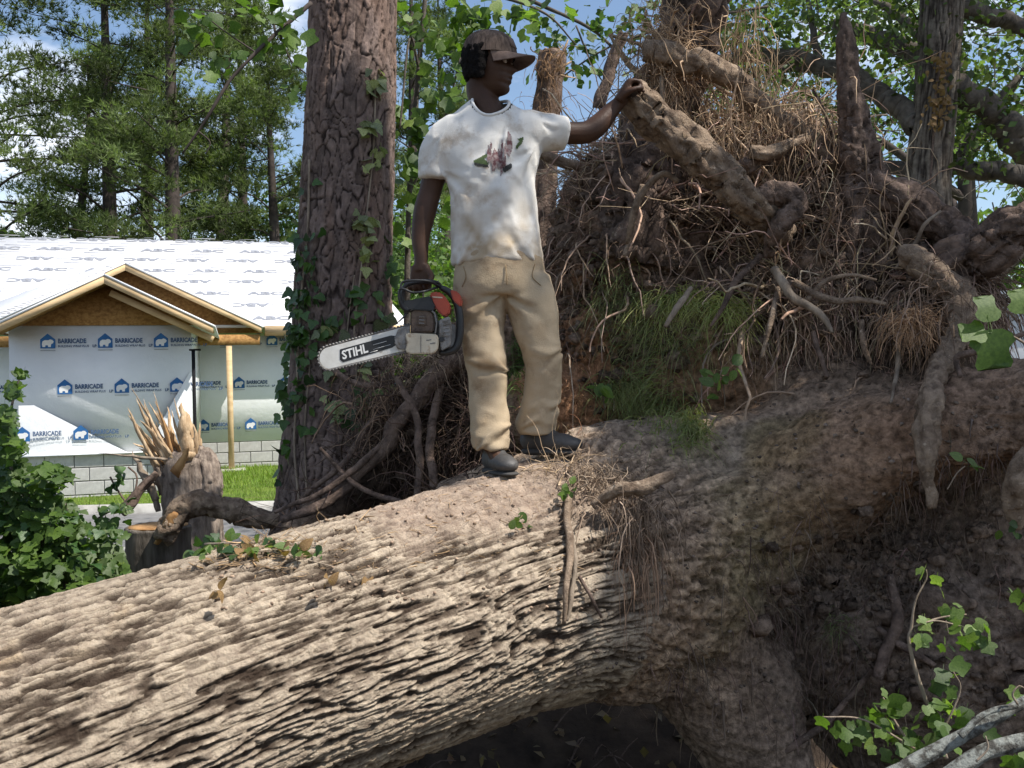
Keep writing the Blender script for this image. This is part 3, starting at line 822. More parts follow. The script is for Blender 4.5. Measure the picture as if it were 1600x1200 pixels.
bl_e(880, 640, 4.75, .30, .30, .28, ru)
bl_e(790, 660, 4.85, .26, .26, .22, ru)
bl_e(1060, 300, 4.85, .42, .28, .42, ru)
bl_e(1190, 330, 4.70, .40, .28, .48, ru)
bl_e(1240, 500, 4.55, .46, .34, .46, ru)
bl_e(1380, 470, 4.40, .42, .30, .42, ru)
bl_e(1340, 380, 4.40, .16, .22, .30, ru)
bl_e(1470, 520, 4.15, .26, .30, .28, ru)
bl_e(1260, 640, 4.45, .6, .35, .3, ru)
bl_t((800, 520, 5.1, 60), (720, 600, 5.0, 55), (640, 690, 4.9, 50), (560, 770, 4.8, 38), (455, 835, 4.7, 26))
bl_t((760, 600, 5.1, 50), (700, 720, 5.0, 60), (620, 830, 4.9, 60), (540, 900, 4.9, 50))
bl_t((1010, 360, 4.55, 45), (985, 300, 4.6, 45), (1010, 220, 4.65, 40), (1050, 120, 4.7, 36))
BV_, BF_ = union(blobs, 0.0125, 4); print('body', len(BV_))
Nn = vnormals(BV_, BF_)
big = fbm(BV_ * 2.2, 4, 101); mid = fbm(BV_ * 7, 4, 103); fine = fbm(BV_ * 24, 3, 105)
# soft direction-following ridges on the flare roots
axr = nrm(P(1450, 672, 3.75) - P(1100, 830, 4.1)); qf = BV_ @ np.stack([axr, np.cross(axr, U3), U3], 1)
rid = np.abs(fbm(qf * V3((2.2, 12, 12)), 3, 107))
topm = sst(BV_[:, 2], 1.55, 1.9)
BV_ = BV_ + Nn * (big * .075 + mid * (.026 + .044 * topm) + fbm(BV_ * 22, 4, 105, .62) * (.011 + .022 * topm) - rid * .034 * (1 - topm) - sst(.06 - np.abs(fbm(qf * V3((3.5, 16, 16)), 3, 109)), 0, .06) * .014)[:, None]
bt = (BV_ - A_) @ AX; rel = BV_ - axis_pt(bt); ba = np.arctan2(rel[:, 2], rel @ SD)
bcirc = np.stack([np.cos(ba) * .5, np.sin(ba) * .5], -1); bh, _, _ = furrows(bcirc, bt, np.c_[bcirc, bt])
bmask = (1 - sst(bt + fbm(BV_ * 4, 3, 121) * .25, .35, .95)) * sst(.45 - rel @ SD * 0 - np.abs(BV_[:, 2] - .85), -.35, .1) * (rel @ SD > 0)
BV_ = BV_ + Nn * ((bh - .7) * .028 * bmask)[:, None]
clod = np.abs(fbm(BV_ * 9, 3, 123)); BV_ = BV_ + Nn * ((clod - .2) * .07 * topm)[:, None]
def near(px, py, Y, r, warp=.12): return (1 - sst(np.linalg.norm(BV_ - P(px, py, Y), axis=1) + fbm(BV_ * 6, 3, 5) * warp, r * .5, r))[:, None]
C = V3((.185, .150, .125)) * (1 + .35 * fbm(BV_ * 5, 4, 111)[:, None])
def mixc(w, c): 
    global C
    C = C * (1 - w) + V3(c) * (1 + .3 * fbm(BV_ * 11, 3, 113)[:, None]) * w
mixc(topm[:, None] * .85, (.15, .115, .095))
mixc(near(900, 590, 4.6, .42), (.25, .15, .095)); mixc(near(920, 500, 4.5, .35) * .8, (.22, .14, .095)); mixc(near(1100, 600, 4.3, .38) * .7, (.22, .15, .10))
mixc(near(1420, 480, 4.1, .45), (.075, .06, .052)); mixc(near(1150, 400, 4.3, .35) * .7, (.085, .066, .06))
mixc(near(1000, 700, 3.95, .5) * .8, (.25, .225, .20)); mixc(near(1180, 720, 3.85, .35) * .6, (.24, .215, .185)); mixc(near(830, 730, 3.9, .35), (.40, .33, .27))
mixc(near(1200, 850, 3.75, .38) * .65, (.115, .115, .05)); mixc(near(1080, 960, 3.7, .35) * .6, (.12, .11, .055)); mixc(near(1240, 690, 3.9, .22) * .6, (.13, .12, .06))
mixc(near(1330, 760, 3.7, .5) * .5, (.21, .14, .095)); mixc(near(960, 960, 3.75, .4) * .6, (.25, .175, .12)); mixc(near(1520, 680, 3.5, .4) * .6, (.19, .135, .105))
mixc(near(1400, 1000, 3.9, .8) * .7, (.135, .115, .105)); mixc(near(640, 700, 4.9, .7), (.045, .036, .031))  # left root mass darkened, its cavity shade put into the colour
bm_ = (bmask * .75)[:, None]; bhc = np.clip(bh ** 1.7, 0, 1)[:, None]; C = C * (1 - bm_) + (V3((.085, .062, .048)) * (1 - bhc) + V3((.36, .29, .23)) * bhc) * bm_
C = C * V3((1.72, 1.58, 1.44)) * (1 + .35 * fbm(BV_ * 40, 2, 119)[:, None])
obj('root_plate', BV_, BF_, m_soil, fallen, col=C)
TREEB = bvh(BV_, BF_)
LOGB = bvh(LOG[0][:: 1], [LOG[1][0]])
def hit(px, py, y0=0.5):
    """first surface of the fallen tree behind this pixel"""
    o = Vector((0, 0, CAMZ)); d = (Vector(P(px, py, 1.0)) - o).normalized(); best = None
    for b in (TREEB, LOGB):
        r = b.ray_cast(o, d)
        if r[0] is not None and (best is None or r[3] < best[2]): best = (np.array(r[0]), np.array(r[1]), r[3])
    return best
def drop(x, y, z=2.6):
    best = None
    for b in (TREEB, LOGB):
        r = b.ray_cast(Vector((x, y, z)), Vector((0, 0, -1)))
        if r[0] is not None and (best is None or r[0].z > best): best = r[0].z
    return best

# ---- thick roots
def root(rows, m=None, lb=None, k=14, seed=0, noise=.35, n=None, parent=fallen, name='root'):
    noise *= .5
    pts = [pr(*r) for r in rows]; n = n or max(24, int(1.9 * sum(np.linalg.norm(np.array(pts[i + 1][:3]) - pts[i][:3]) for i in range(len(pts) - 1)) / .022))
    q = spline(pts, n)
    w = np.stack([fbm(np.c_[np.arange(n) * .13, np.full(n, seed * 3.1 + a), np.zeros(n)], 3, 7) for a in range(3)], -1)
    q[:, :3] += w * q[:, 3:4] * (.55 if k < 20 else .38)
    k = int(k * 1.6); V, F = tube(q[:, :3], np.maximum(q[:, 3], .0015), k, noise=noise * (.35 if k >= 20 else 1), nscale=13, seed=seed)
    if k >= 20:
        Vn = vnormals(V, F); ax_ = nrm(q[-1, :3] - q[0, :3]); e_ = nrm(np.cross(ax_, V3((.3, 1, .2)))); ql = V @ np.stack([ax_, e_, np.cross(ax_, e_)], 1)
        rf = sst(np.abs(fbm(ql * V3((3, 42, 42)), 3, seed + 5)), 0, .2); rr_ = np.concatenate([np.repeat(q[:, 3], k), [0, 0]])
        V = V + Vn * ((rf - .5) * rr_ * .36 + fbm(ql * V3((2.5, 30, 30)), 3, seed + 3) * rr_ * .30 + fbm(ql * V3((25, 90, 90)), 3, seed) * rr_ * .14)[:, None]
    o = obj(name, V, F, m or m_root, parent)
    if lb: o['label'] = lb
    return o
root([(984, 138, 3.98, 10), (990, 147, 3.98, 18), (1004, 165, 3.98, 25), (1060, 215, 4.0, 26), (1120, 270, 4.05, 25), (1180, 325, 4.12, 22), (1215, 370, 4.3, 22)], lb='thick broken root end that the man holds', seed=1, k=22)
root([(1000, 400, 4.5, 52), (1000, 300, 4.55, 45), (1030, 200, 4.62, 48), (1050, 130, 4.65, 44), (1072, 60, 4.65, 40), (1092, -20, 4.65, 42), (1110, -120, 4.65, 30)], m_rootdark, 'thick reddish root rising out of the top of the photo', seed=2, k=26)
root([(1010, 78, 4.3, 14), (1050, 88, 4.3, 18), (1110, 105, 4.32, 16), (1160, 135, 4.35, 15), (1205, 175, 4.35, 15), (1260, 215, 4.35, 14), (1310, 255, 4.35, 17), (1345, 300, 4.35, 22)], lb='long arching pale root above the root mass', seed=3, k=14)
root([(1318, 20, 4.2, 4), (1322, 60, 4.2, 12), (1326, 130, 4.2, 15), (1335, 200, 4.2, 21), (1345, 270, 4.22, 30), (1345, 340, 4.25, 36), (1335, 410, 4.35, 44), (1330, 470, 4.45, 40)], m_rootdark, 'upright splintered spike of root', seed=4, k=24, noise=.6)
root([(1360, 290, 4.2, 22), (1400, 305, 4.15, 26), (1450, 335, 4.1, 25), (1500, 370, 4.0, 22), (1520, 395, 3.95, 16)], m_rootdark, 'dark peeling root pointing right from the spike', seed=5, k=22, noise=.5)
root([(1470, 450, 4.0, 40), (1500, 410, 3.95, 38), (1550, 380, 3.85, 33), (1610, 345, 3.75, 28), (1680, 300, 3.7, 24)], m_rootdark, 'thick root leaving the photo at the right edge', seed=6, k=22, noise=.4)
root([(1405, 400, 3.95, 10), (1420, 400, 3.93, 17), (1455, 425, 3.9, 20), (1490, 462, 3.85, 22), (1500, 505, 3.8, 20), (1480, 550, 3.72, 16), (1462, 590, 3.62, 14), (1452, 640, 3.5, 18), (1448, 690, 3.45, 16), (1450, 740, 3.42, 10), (1455, 795, 3.42, 6)], lb='pale root curling down in front of the root plate', seed=7, k=18)
root([(1602, 700, 3.3, 6), (1595, 730, 3.3, 15), (1588, 780, 3.32, 17), (1590, 825, 3.35, 8)], lb='short root stub at the right edge', seed=8)
root([(1170, 235, 4.15, 10), (1200, 240, 4.15, 9), (1240, 225, 4.2, 8), (1265, 215, 4.25, 7)], seed=9)
root([(1160, 260, 4.2, 14), (1190, 245, 4.2, 11), (1225, 240, 4.25, 8)], m_rootdark, seed=10)
root([(1165, 330, 4.1, 12), (1215, 300, 4.1, 17), (1240, 320, 4.1, 16), (1215, 360, 4.1, 12), (1200, 400, 4.2, 8)], m_rootdark, seed=11)
root([(845, 240, 4.6, 8), (870, 250, 4.6, 8), (905, 262, 4.6, 6)], lb='cut pale root stub behind the white shirt', seed=12)
root([(1052, 738, 3.50, 5), (1035, 745, 3.50, 8), (1005, 762, 3.49, 10), (960, 768, 3.50, 10), (925, 792, 3.52, 5)], lb='broken root stub sticking out over the trunk', seed=13)
root([(975, 50, 5.0, 7), (960, 90, 5.0, 8), (948, 130, 5.0, 8), (938, 170, 5.0, 10)], m_rootdark, 'thin straight root pointing up beside the hand', seed=14)
root([(1005, 290, 4.2, 5), (990, 330, 4.2, 6), (985, 370, 4.2, 4), (975, 400, 4.2, 3)], lb='thin pale root bent down', seed=15, k=8)
root([(1060, 285, 4.1, 4), (1035, 272, 4.1, 5), (1005, 300, 4.12, 5), (988, 345, 4.15, 5), (980, 380, 4.2, 3)], seed=16, k=8)
for k, rows in enumerate([
 [(905, 700, 3.7, 4), (893, 740, 3.68, 5), (888, 800, 3.62, 6), (890, 860, 3.52, 6), (885, 920, 3.45, 5), (882, 975, 3.42, 3)],
 [(893, 830, 3.6, 4), (900, 880, 3.5, 4), (893, 935, 3.45, 4), (886, 970, 3.44, 2)],
 [(905, 900, 3.5, 3), (925, 935, 3.45, 3), (940, 965, 3.43, 2)],
 [(1240, 440, 4.1, 6), (1300, 470, 4.0, 6), (1340, 468, 3.95, 5), (1385, 475, 3.92, 3)],
 [(1210, 420, 4.1, 7), (1235, 460, 4.0, 7), (1280, 490, 3.95, 6), (1300, 520, 3.9, 3)],
 [(1270, 520, 4.0, 4), (1280, 550, 3.95, 4), (1292, 590, 3.92, 3)],
 [(1260, 470, 4.05, 5), (1290, 440, 4.02, 4), (1330, 430, 4.0, 3), (1370, 438, 3.98, 2)],
 [(1400, 420, 4.0, 3), (1430, 380, 3.98, 3), (1445, 350, 3.95, 3), (1470, 330, 3.95, 2)],
 [(1500, 590, 3.6, 3), (1495, 560, 3.6, 5), (1530, 548, 3.55, 5), (1600, 520, 3.45, 4)],
 [(1345, 500, 4.0, 4), (1350, 540, 3.95, 5), (1362, 570, 3.92, 2)],
 [(1405, 520, 3.9, 4), (1402, 570, 3.85, 4), (1392, 630, 3.8, 2)],
 [(1240, 270, 4.3, 5), (1300, 240, 4.3, 4), (1290, 180, 4.3, 3), (1270, 140, 4.3, 2)],
 [(1035, 120, 4.3, 4), (1035, 180, 4.28, 4), (1042, 240, 4.25, 2)],
 [(1080, 450, 4.15, 4), (1058, 480, 4.08, 5), (1040, 510, 4.05, 3)],
 [(1190, 400, 4.2, 5), (1150, 440, 4.15, 5), (1130, 480, 4.1, 4), (1110, 510, 4.1, 2)],
 [(1215, 450, 4.1, 4), (1205, 500, 4.0, 4), (1190, 560, 4.0, 3)],
 [(500, 560, 5.0, 4), (560, 600, 4.95, 5), (640, 585, 4.9, 6), (720, 520, 4.9, 7)],
 [(470, 780, 4.6, 4), (540, 720, 4.6, 5), (580, 660, 4.7, 5), (620, 640, 4.8, 5)],
 [(430, 800, 4.5, 3), (520, 760, 4.5, 5), (600, 690, 4.6, 5), (650, 640, 4.7, 6)],
 [(620, 590, 4.7, 5), (650, 650, 4.6, 6), (655, 720, 4.5, 6), (650, 780, 4.45, 5)],
 [(690, 600, 4.7, 6), (672, 680, 4.55, 7), (680, 760, 4.45, 7)],
 [(500, 700, 4.55, 3), (560, 760, 4.5, 4), (640, 790, 4.4, 4)],
 [(735, 545, 4.75, 16), (690, 580, 4.7, 16), (640, 640, 4.65, 14), (580, 720, 4.6, 12), (500, 790, 4.5, 9), (440, 812, 4.45, 5)],
 [(1390, 900, 3.75, 6), (1402, 960, 3.7, 9), (1390, 1010, 3.68, 9), (1370, 1060, 3.68, 8)],
 [(1180, 1200, 3.9, 8), (1290, 1130, 3.8, 5), (1380, 1020, 3.75, 4), (1420, 960, 3.75, 3)],
 [(1370, 980, 3.75, 5), (1420, 1015, 3.65, 6), (1460, 1040, 3.62, 4)],
]):
    adj = []
    for (x_, y_, Y_, r_) in rows:
        hh_ = hit(x_, y_); adj.append((x_, y_, min(Y_, hh_[0][1] - .02 - r_ * .003) if hh_ is not None and k < 16 else Y_, r_))
    rows = adj
    root(rows, [m_root, m_oldwood, m_rootdark][k % 3] if k < 16 else m_rootdark, seed=20 + k, k=9, noise=.3)

# ---- fine rootlets, by the thousand
def walk(C, D, K, ln, wander=.45, grav=.25, rad=.0022):
    n = len(C); P_ = np.zeros((n, K, 3)); P_[:, 0] = C; d = nrm(D); st = (ln * RNG.uniform(.45, 1.4, n) / (K - 1))[:, None]
    for k in range(1, K):
        d = nrm(d + RNG.normal(size=(n, 3)) * wander * np.where(RNG.random((n, 1)) < .22, 1.9, .45) + V3((0, 0, -grav)))
        P_[:, k] = P_[:, k - 1] + d * st
    R_ = (rad * np.exp(RNG.normal(-.12, .5, n)))[:, None] * np.linspace(1, .35, K)[None]
    return P_, R_
def bodypick(n, region):
    """vertices of the earth mass inside soft pixel regions"""
    keep = Nn[:, 1] < .35
    proj = np.stack([BV_[:, 0] / BV_[:, 1] * FPX + 800, (CAMZ - BV_[:, 2]) / BV_[:, 1] * FPX + 600], -1)
    w = np.zeros(len(BV_))
    for (x, y, rx, ry, wt_) in region: w += wt_ * np.exp(-(((proj[:, 0] - x) / rx) ** 2 + ((proj[:, 1] - y) / ry) ** 2) ** 2)
    w = w * keep * (0.15 + sst(fbm(BV_ * 4.5, 3, 77), -.25, .35)); w /= w.sum()
    return RNG.choice(len(BV_), n, p=w)
rl = MB()
def rootlets(n, region, K, ln, wander, grav, rad, col, k=3, dirw=(1, .6), mb=rl):
    ix = bodypick(n, region); C0 = BV_[ix] - Nn[ix] * .01
    D = Nn[ix] * dirw[0] + RNG.normal(size=(n, 3)) * dirw[1]
    Pt, R_ = walk(C0, D, K, ln, wander, grav, rad)
    V, F = strands(Pt, R_, k)
    c = np.repeat(V3(col) * RNG.uniform(.5, 1.4, (n, 1)) * (1 + RNG.normal(size=(n, 3)) * .05), K * k, 0)
    mb.add(V, F); mb.C.append(c)
TOP = [(1170, 250, 130, 110, 1.3), (1010, 190, 60, 60, .8), (950, 270, 100, 60, 1), (1230, 420, 90, 90, 1), (1340, 400, 80, 80, .5)]
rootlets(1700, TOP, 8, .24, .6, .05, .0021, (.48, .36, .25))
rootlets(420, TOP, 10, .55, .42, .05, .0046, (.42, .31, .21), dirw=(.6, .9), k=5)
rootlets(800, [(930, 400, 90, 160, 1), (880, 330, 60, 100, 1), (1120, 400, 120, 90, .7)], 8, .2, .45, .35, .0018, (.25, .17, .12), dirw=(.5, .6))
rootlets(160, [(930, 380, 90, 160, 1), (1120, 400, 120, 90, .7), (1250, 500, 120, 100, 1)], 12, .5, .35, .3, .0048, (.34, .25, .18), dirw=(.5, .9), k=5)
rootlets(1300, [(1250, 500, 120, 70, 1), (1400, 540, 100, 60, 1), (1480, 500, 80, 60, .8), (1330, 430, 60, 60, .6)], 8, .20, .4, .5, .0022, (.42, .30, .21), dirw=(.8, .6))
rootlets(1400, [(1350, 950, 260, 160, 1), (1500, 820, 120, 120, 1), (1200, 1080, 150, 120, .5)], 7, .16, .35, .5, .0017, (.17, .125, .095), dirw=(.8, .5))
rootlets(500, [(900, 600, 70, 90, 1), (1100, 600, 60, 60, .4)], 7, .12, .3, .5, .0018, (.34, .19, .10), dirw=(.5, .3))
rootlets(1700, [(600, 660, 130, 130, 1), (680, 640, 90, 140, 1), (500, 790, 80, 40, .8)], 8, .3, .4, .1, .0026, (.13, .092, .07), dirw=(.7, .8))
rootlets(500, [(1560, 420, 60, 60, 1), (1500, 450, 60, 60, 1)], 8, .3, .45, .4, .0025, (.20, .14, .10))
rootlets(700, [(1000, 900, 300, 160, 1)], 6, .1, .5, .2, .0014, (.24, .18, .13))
# the lit hanging clump over the trunk, and root fringe on the tall root
def clump(c, n, spread, K, ln, wander, grav, rad, col, D=None, mb=rl, rest=None):
    if rest:
        hh_ = hit(*rest); c = hh_[0] + V3((0, -.02, .01))
    C0 = V3(c) + RNG.normal(size=(n, 3)) * V3(spread)
    Pt, R_ = walk(C0, RNG.normal(size=(n, 3)) + (V3(D) if D is not None else 0), K, ln, wander, grav, rad)
    V, F = strands(Pt, R_, 3); mb.add(V, F)
    mb.C.append(np.repeat(V3(col) * RNG.uniform(.5, 1.4, (n, 1)), K * 3, 0))
clump(P(925, 752, 3.68), 420, (.09, .05, .035), 8, .15, .5, .15, .0017, (.36, .28, .20), rest=(925, 752))
clump(P(965, 800, 3.68), 360, (.09, .05, .05), 8, .24, .28, .8, .0017, (.28, .21, .15), rest=(965, 800))
clump(P(985, 860, 3.66), 200, (.05, .04, .04), 7, .22, .22, 1.0, .0016, (.30, .2, .13), rest=(985, 860))
clump(P(865, 735, 3.66), 50, (.07, .03, .015), 8, .22, .35, .1, .0020, (.52, .39, .25), rest=(865, 735))
clump(P(1030, 60, 4.4), 260, (.08, .06, .10), 9, .3, .45, .3, .0022, (.40, .28, .17))
clump(P(1160, 60, 4.4), 120, (.05, .05, .10), 10, .35, .3, .6, .0018, (.42, .30, .18))
clump(P(1050, 110, 4.4), 220, (.07, .05, .05), 8, .25, .5, .3, .0024, (.40, .28, .18))
clump(P(1200, 190, 4.3), 260, (.2, .08, .06), 8, .28, .45, .5, .0022, (.42, .30, .19))
clump(P(1430, 500, 3.8), 260, (.05, .04, .03), 6, .13, .4, .5, .0018, (.48, .31, .18))
clump(P(1330, 320, 4.2), 160, (.08, .06, .1), 9, .35, .4, .4, .0022, (.28, .2, .14))
clump(P(1470, 470, 3.8), 120, (.08, .06, .08), 9, .35, .4, .4, .0022, (.24, .17, .12))
clump(P(600, 640, 4.75), 200, (.10, .06, .10), 8, .26, .4, .3, .0024, (.26, .18, .12))
clump(P(680, 560, 4.75), 160, (.08, .06, .04), 8, .2, .4, .4, .0022, (.34, .26, .18))
rl.C = [c_ * V3((1.2, 1.24, 1.34)) for c_ in rl.C]
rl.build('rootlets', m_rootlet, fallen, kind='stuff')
cl_ = MB(); ix = bodypick(2600, [(1100, 380, 240, 160, 1), (1350, 450, 160, 110, 1), (1000, 520, 120, 120, .7), (1240, 540, 120, 60, .4), (640, 660, 90, 110, .6), (1420, 960, 200, 150, .6)])
for i_ in ix:
    r_ = float(np.exp(RNG.normal(-4.35, .5))); V, F = ell(BV_[i_] + Nn[i_] * r_ * .3, (r_ * 1.2, r_, r_ * .85), 7, 6, RNG.uniform(0, 3)); V = V + RNG.normal(size=V.shape) * r_ * .22
    cl_.add(V, F, V3((.22, .165, .13)) * RNG.uniform(.45, 1.5))
cl_.build('soil_clods', m_soil, fallen, smooth=False, kind='stuff')
# crumbs of soil and bark lying on the trunk
cr_ = MB()
for k in range(260):
    px = RNG.uniform(320, 960); py = RNG.uniform(740, 960)
    h_ = hit(px, py)
    if h_ is None or h_[0][1] > 4.3: continue
    r_ = RNG.uniform(.002, .0065); V, F = ell(h_[0] + [0, 0, r_ * .4], (r_ * 1.4, r_, r_ * .7), 6, 5, RNG.uniform(0, 3)); V = V + RNG.normal(size=V.shape) * r_ * .2
    cr_.add(V, F, V3((.33, .25, .19)) * RNG.uniform(.5, 1.3))
for k in range(500):
    px = RNG.uniform(900, 1600); py = RNG.uniform(620, 1150); h_ = hit(px, py)
    if h_ is None: continue
    r_ = RNG.uniform(.003, .009); V, F = ell(h_[0] + [0, 0, r_ * .2], (r_ * 1.3, r_, r_ * .8), 6, 5, RNG.uniform(0, 3)); V = V + RNG.normal(size=V.shape) * r_ * .25
    cr_.add(V, F, V3((.19, .155, .13)) * RNG.uniform(.5, 1.4))
o = cr_.build('soil_crumbs', m_rootlet, smooth=True, kind='stuff'); tag(o, 'loose crumbs of soil and bark scattered on the fallen trunk', 'debris', kind='stuff')
# twiggy litter and needles strewn on the trunk
C0 = []
for k in range(700):
    px, py = (RNG.uniform(300, 900), RNG.uniform(740, 900)) if k % 3 else (RNG.normal(400, 50), RNG.normal(860, 18))
    h_ = hit(px, py)
    if h_ is not None and h_[0][1] < 4.2: C0.append(h_[0] + h_[1] * .004)
C0 = np.array(C0); D = RNG.normal(size=(len(C0), 3)) * V3((1, 1, .12))
Pt, R_ = walk(C0, D, 5, .055, .25, 0.0, .0012); V, F = strands(Pt, R_, 3)
o = obj('bark_litter', V, F, m_rootlet, col=np.repeat(V3((.42, .3, .18)) * RNG.uniform(.4, 1.4, (len(C0), 1)), 15, 0), kind='stuff')
tag(o, 'fine twigs and needles littering the top of the fallen trunk', 'litter', kind='stuff')

# ================================================================== GRASS HANGING ON THE EARTH WALL
def grass_clump(lb, spots, n, hgt, w, col, cols2=None):
    C0, U_ = [], []
    tries = 0
    while len(C0) < n and tries < n * 4:
        tries += 1; s = spots[tries % len(spots)]
        h_ = hit(RNG.normal(s[0], s[2]), RNG.normal(s[1], s[3]))
        if h_ is None: continue
        C0.append(h_[0] + V3((0, -.025, 0))); nn = h_[1] if h_[1][1] < 0 else -h_[1]; U_.append(nn * .75 + V3((0, -.1, .35)))
    C0, U_ = np.array(C0), np.array(U_)
    V, F, C = blades(C0, hgt, w, (.3, -.95), col, up=U_, spread=.35, segs=6)
    o = obj('grass_clump', V, F, m_grassb, col=C); tag(o, lb, 'grass', 'grass clumps hanging on the torn earth wall', 'stuff'); return o
grass_clump('sunlit green grass tuft hanging highest on the earth wall, right of the man', [(1075, 468, 32, 7), (1125, 482, 26, 9), (1040, 474, 16, 8)], 900, .19, .0056, (.42, .42, .18))  # blade colour lightened to stand for direct sun
grass_clump('shaded dark grass hanging lowest on the earth wall behind the knee of the man', [(1000, 610, 30, 22), (1040, 640, 28, 25), (1080, 670, 12, 14), (960, 610, 14, 8)], 1100, .19, .0052, (.28, .29, .13))  # blade colour darkened to stand for shade
grass_clump('dim grass between the two brighter tufts on the earth wall', [(1060, 530, 30, 20), (1000, 520, 22, 20)], 350, .17, .005, (.23, .24, .12))  # dimmer blades, shade put into their colour too
grass_clump('thin dark grass at the upper left of the earth wall beside the shirt hem', [(960, 440, 20, 25), (990, 470, 20, 18), (940, 480, 12, 16)], 260, .17, .005, (.23, .24, .12))
grass_clump('tiny pale grass tuft low on the shaded soil under the big root', [(1310, 975, 10, 10)], 60, .10, .0035, (.16, .19, .08))
grass_clump('sparse grass seen between the legs of the man', [(808, 560, 8, 30)], 200, .2, .004, (.12, .17, .05))

# ================================================================== STANDING PINE WITH IVY
def shaggy(pts, na, nk, dispf, ex=1.0):
    q = spline(pts, na); C0 = q[:, :3]; T, S, B = frames(C0, (0, 1, 0)); a = np.arange(nk) * 2 * PI / nk
    s = np.concatenate([[0], np.cumsum(np.linalg.norm(np.diff(C0, axis=0), axis=1))])
    Sg, Ag = np.meshgrid(s, a, indexing='ij'); Rg = np.repeat(q[:, 3], nk)
    d, c = dispf(Sg.ravel(), Ag.ravel(), Rg)
    V = np.repeat(C0, nk, 0) + (np.repeat(S, nk, 0) * np.cos(Ag.ravel())[:, None] + np.repeat(B, nk, 0) * np.sin(Ag.ravel())[:, None]) * (Rg + d)[:, None]
    i = (np.arange(na - 1) * nk)[:, None]; j = np.arange(nk)[None]; j2 = (j + 1) % nk
    return V, [np.stack([i + j, i + j2, i + nk + j2, i + nk + j], -1).reshape(-1, 4)], c
def pine_plates(s, a, R_):
    u = np.cos(a) * .27; v = np.sin(a) * .27
    w = fbm(np.c_[u * 5, v * 5, s * 3], 3, 201)
    arc = a * .27
    # wrap the plate pattern round the trunk without a seam on the seen side
    f1, f2, idh = worley(np.c_[arc * 21 + w * 1.8, s * 6.6 + w * 1.8 + .3 * fbm(np.c_[u * 20, v * 20, s * 10], 2, 9)], 3)
    g1, g2, id2 = worley(np.c_[arc * 40 + w * 2, s * 22 + w], 8)
    fl0 = fbm(np.c_[u * 60, v * 60, s * 30], 2, 231)
    e = sst(f2 - f1 + fl0 * .10, 0.0, .13); e2 = sst(g2 - g1, 0, .25)
    fl = fbm(np.c_[u * 40, v * 40, s * 22], 3, 211)
    d = e * .010 + (idh - .5) * .009 * e + e2 * .002 + (id2 - .5) * .004 + fl * .004 - .008
    flare = .0
    cl = V3((.20, .155, .137)) * (1 + (idh[:, None] - .5) * .5 + (id2[:, None] - .5) * .35 + fl[:, None] * .3)
    red = sst(fbm(np.c_[u * 6, v * 6, s * 1.6], 3, 222), 0, .4)[:, None]
    cl = cl * (1 - red * .35) + V3((.27, .17, .12)) * red * .35
    c = V3((.045, .034, .03)) * (1 - e[:, None]) + cl * e[:, None]
    return d, c
PY = 5.6
ptz = [pr(528, 880, PY, 112), pr(528, 800, PY, 98), pr(530, 700, PY, 88), pr(534, 600, PY, 80), pr(538, 400, PY, 73), pr(547, 200, PY, 69), pr(552, 0, PY, 66), pr(558, -300, PY, 62)]
ivpine = thing('pine_tree', 'thick near pine trunk with plated brown bark and ivy climbing its left side', 'pine tree', P(528, 900, PY) * [1, 1, 0])
V, F, C = shaggy(ptz, 640, 250, pine_plates)
tk = obj('trunk', V, F, m_pinebark, ivpine, col=C)
PINEB = bvh(V, F)
top = P(558, -298, PY); q = [list(top) + [.23], list(top + [.1, .1, 3]) + [.19], list(top + [.2, .2, 8]) + [.11], list(top + [.2, .2, 13]) + [.02]]
ut = obj('upper_trunk', *stube(q, 20, 12), m_farbark, ivpine)
Tn, Kn = pine(31, 19, .38, 44, 12, .17)
inst('crown', mesh_of('crown', Kn.get(), m_needle, np.concatenate(Kn.C)), Matrix.Translation(Vector(top * [1, 1, 0] + [.2, .2, 1.5])), ivpine)

# ---- leaves as separate pieces sharing a few meshes
def leafmesh(name, outline, m, fold=.25, curl=.15, L_=1.0):
    """outline: right half from base to tip (x>=0, y); folded along the midrib, curled down"""
    o = np.array(outline, float); ys = o[:, 1]
    V = []; F3 = []
    mid = [(0, y) for y in ys]
    pts = [(x, y, fold * x - curl * (y ** 2 + x * x)) for x, y in o] + [(-x, y, fold * x - curl * (y ** 2 + x * x)) for x, y in o] + [(0, y, -curl * y * y) for x, y in mid]
    n = len(o); F4 = []
    for i in range(n - 1):
        F4 += [[2 * n + i, i, i + 1, 2 * n + i + 1], [n + i, 2 * n + i, 2 * n + i + 1, n + i + 1]]
    st = np.array([[-.012, 0, 0], [.012, 0, 0], [.012, -.35, .06], [-.012, -.35, .06]])
    V = np.concatenate([np.array(pts), st]); F4.append([3 * n, 3 * n + 1, 3 * n + 2, 3 * n + 3])
    me = mesh_np(name, V, np.array(F4)); me.materials.append(m); me.polygons.foreach_set('use_smooth', np.ones(len(me.polygons), bool)); return me
TUL = [(0.0, 0), (.30, .02), (.50, .16), (.56, .34), (.40, .50), (.38, .62), (.46, .84), (.40, .98), (.18, .93), (0.02, .86)]
IVY = [(0.0, 0), (.22, -.06), (.48, .10), (.56, .30), (.34, .42), (.30, .60), (.16, .82), (0.01, 1.0)]
OVL = [(0.0, 0), (.22, .10), (.36, .32), (.36, .54), (.24, .78), (.10, .93), (0.005, 1.0)]
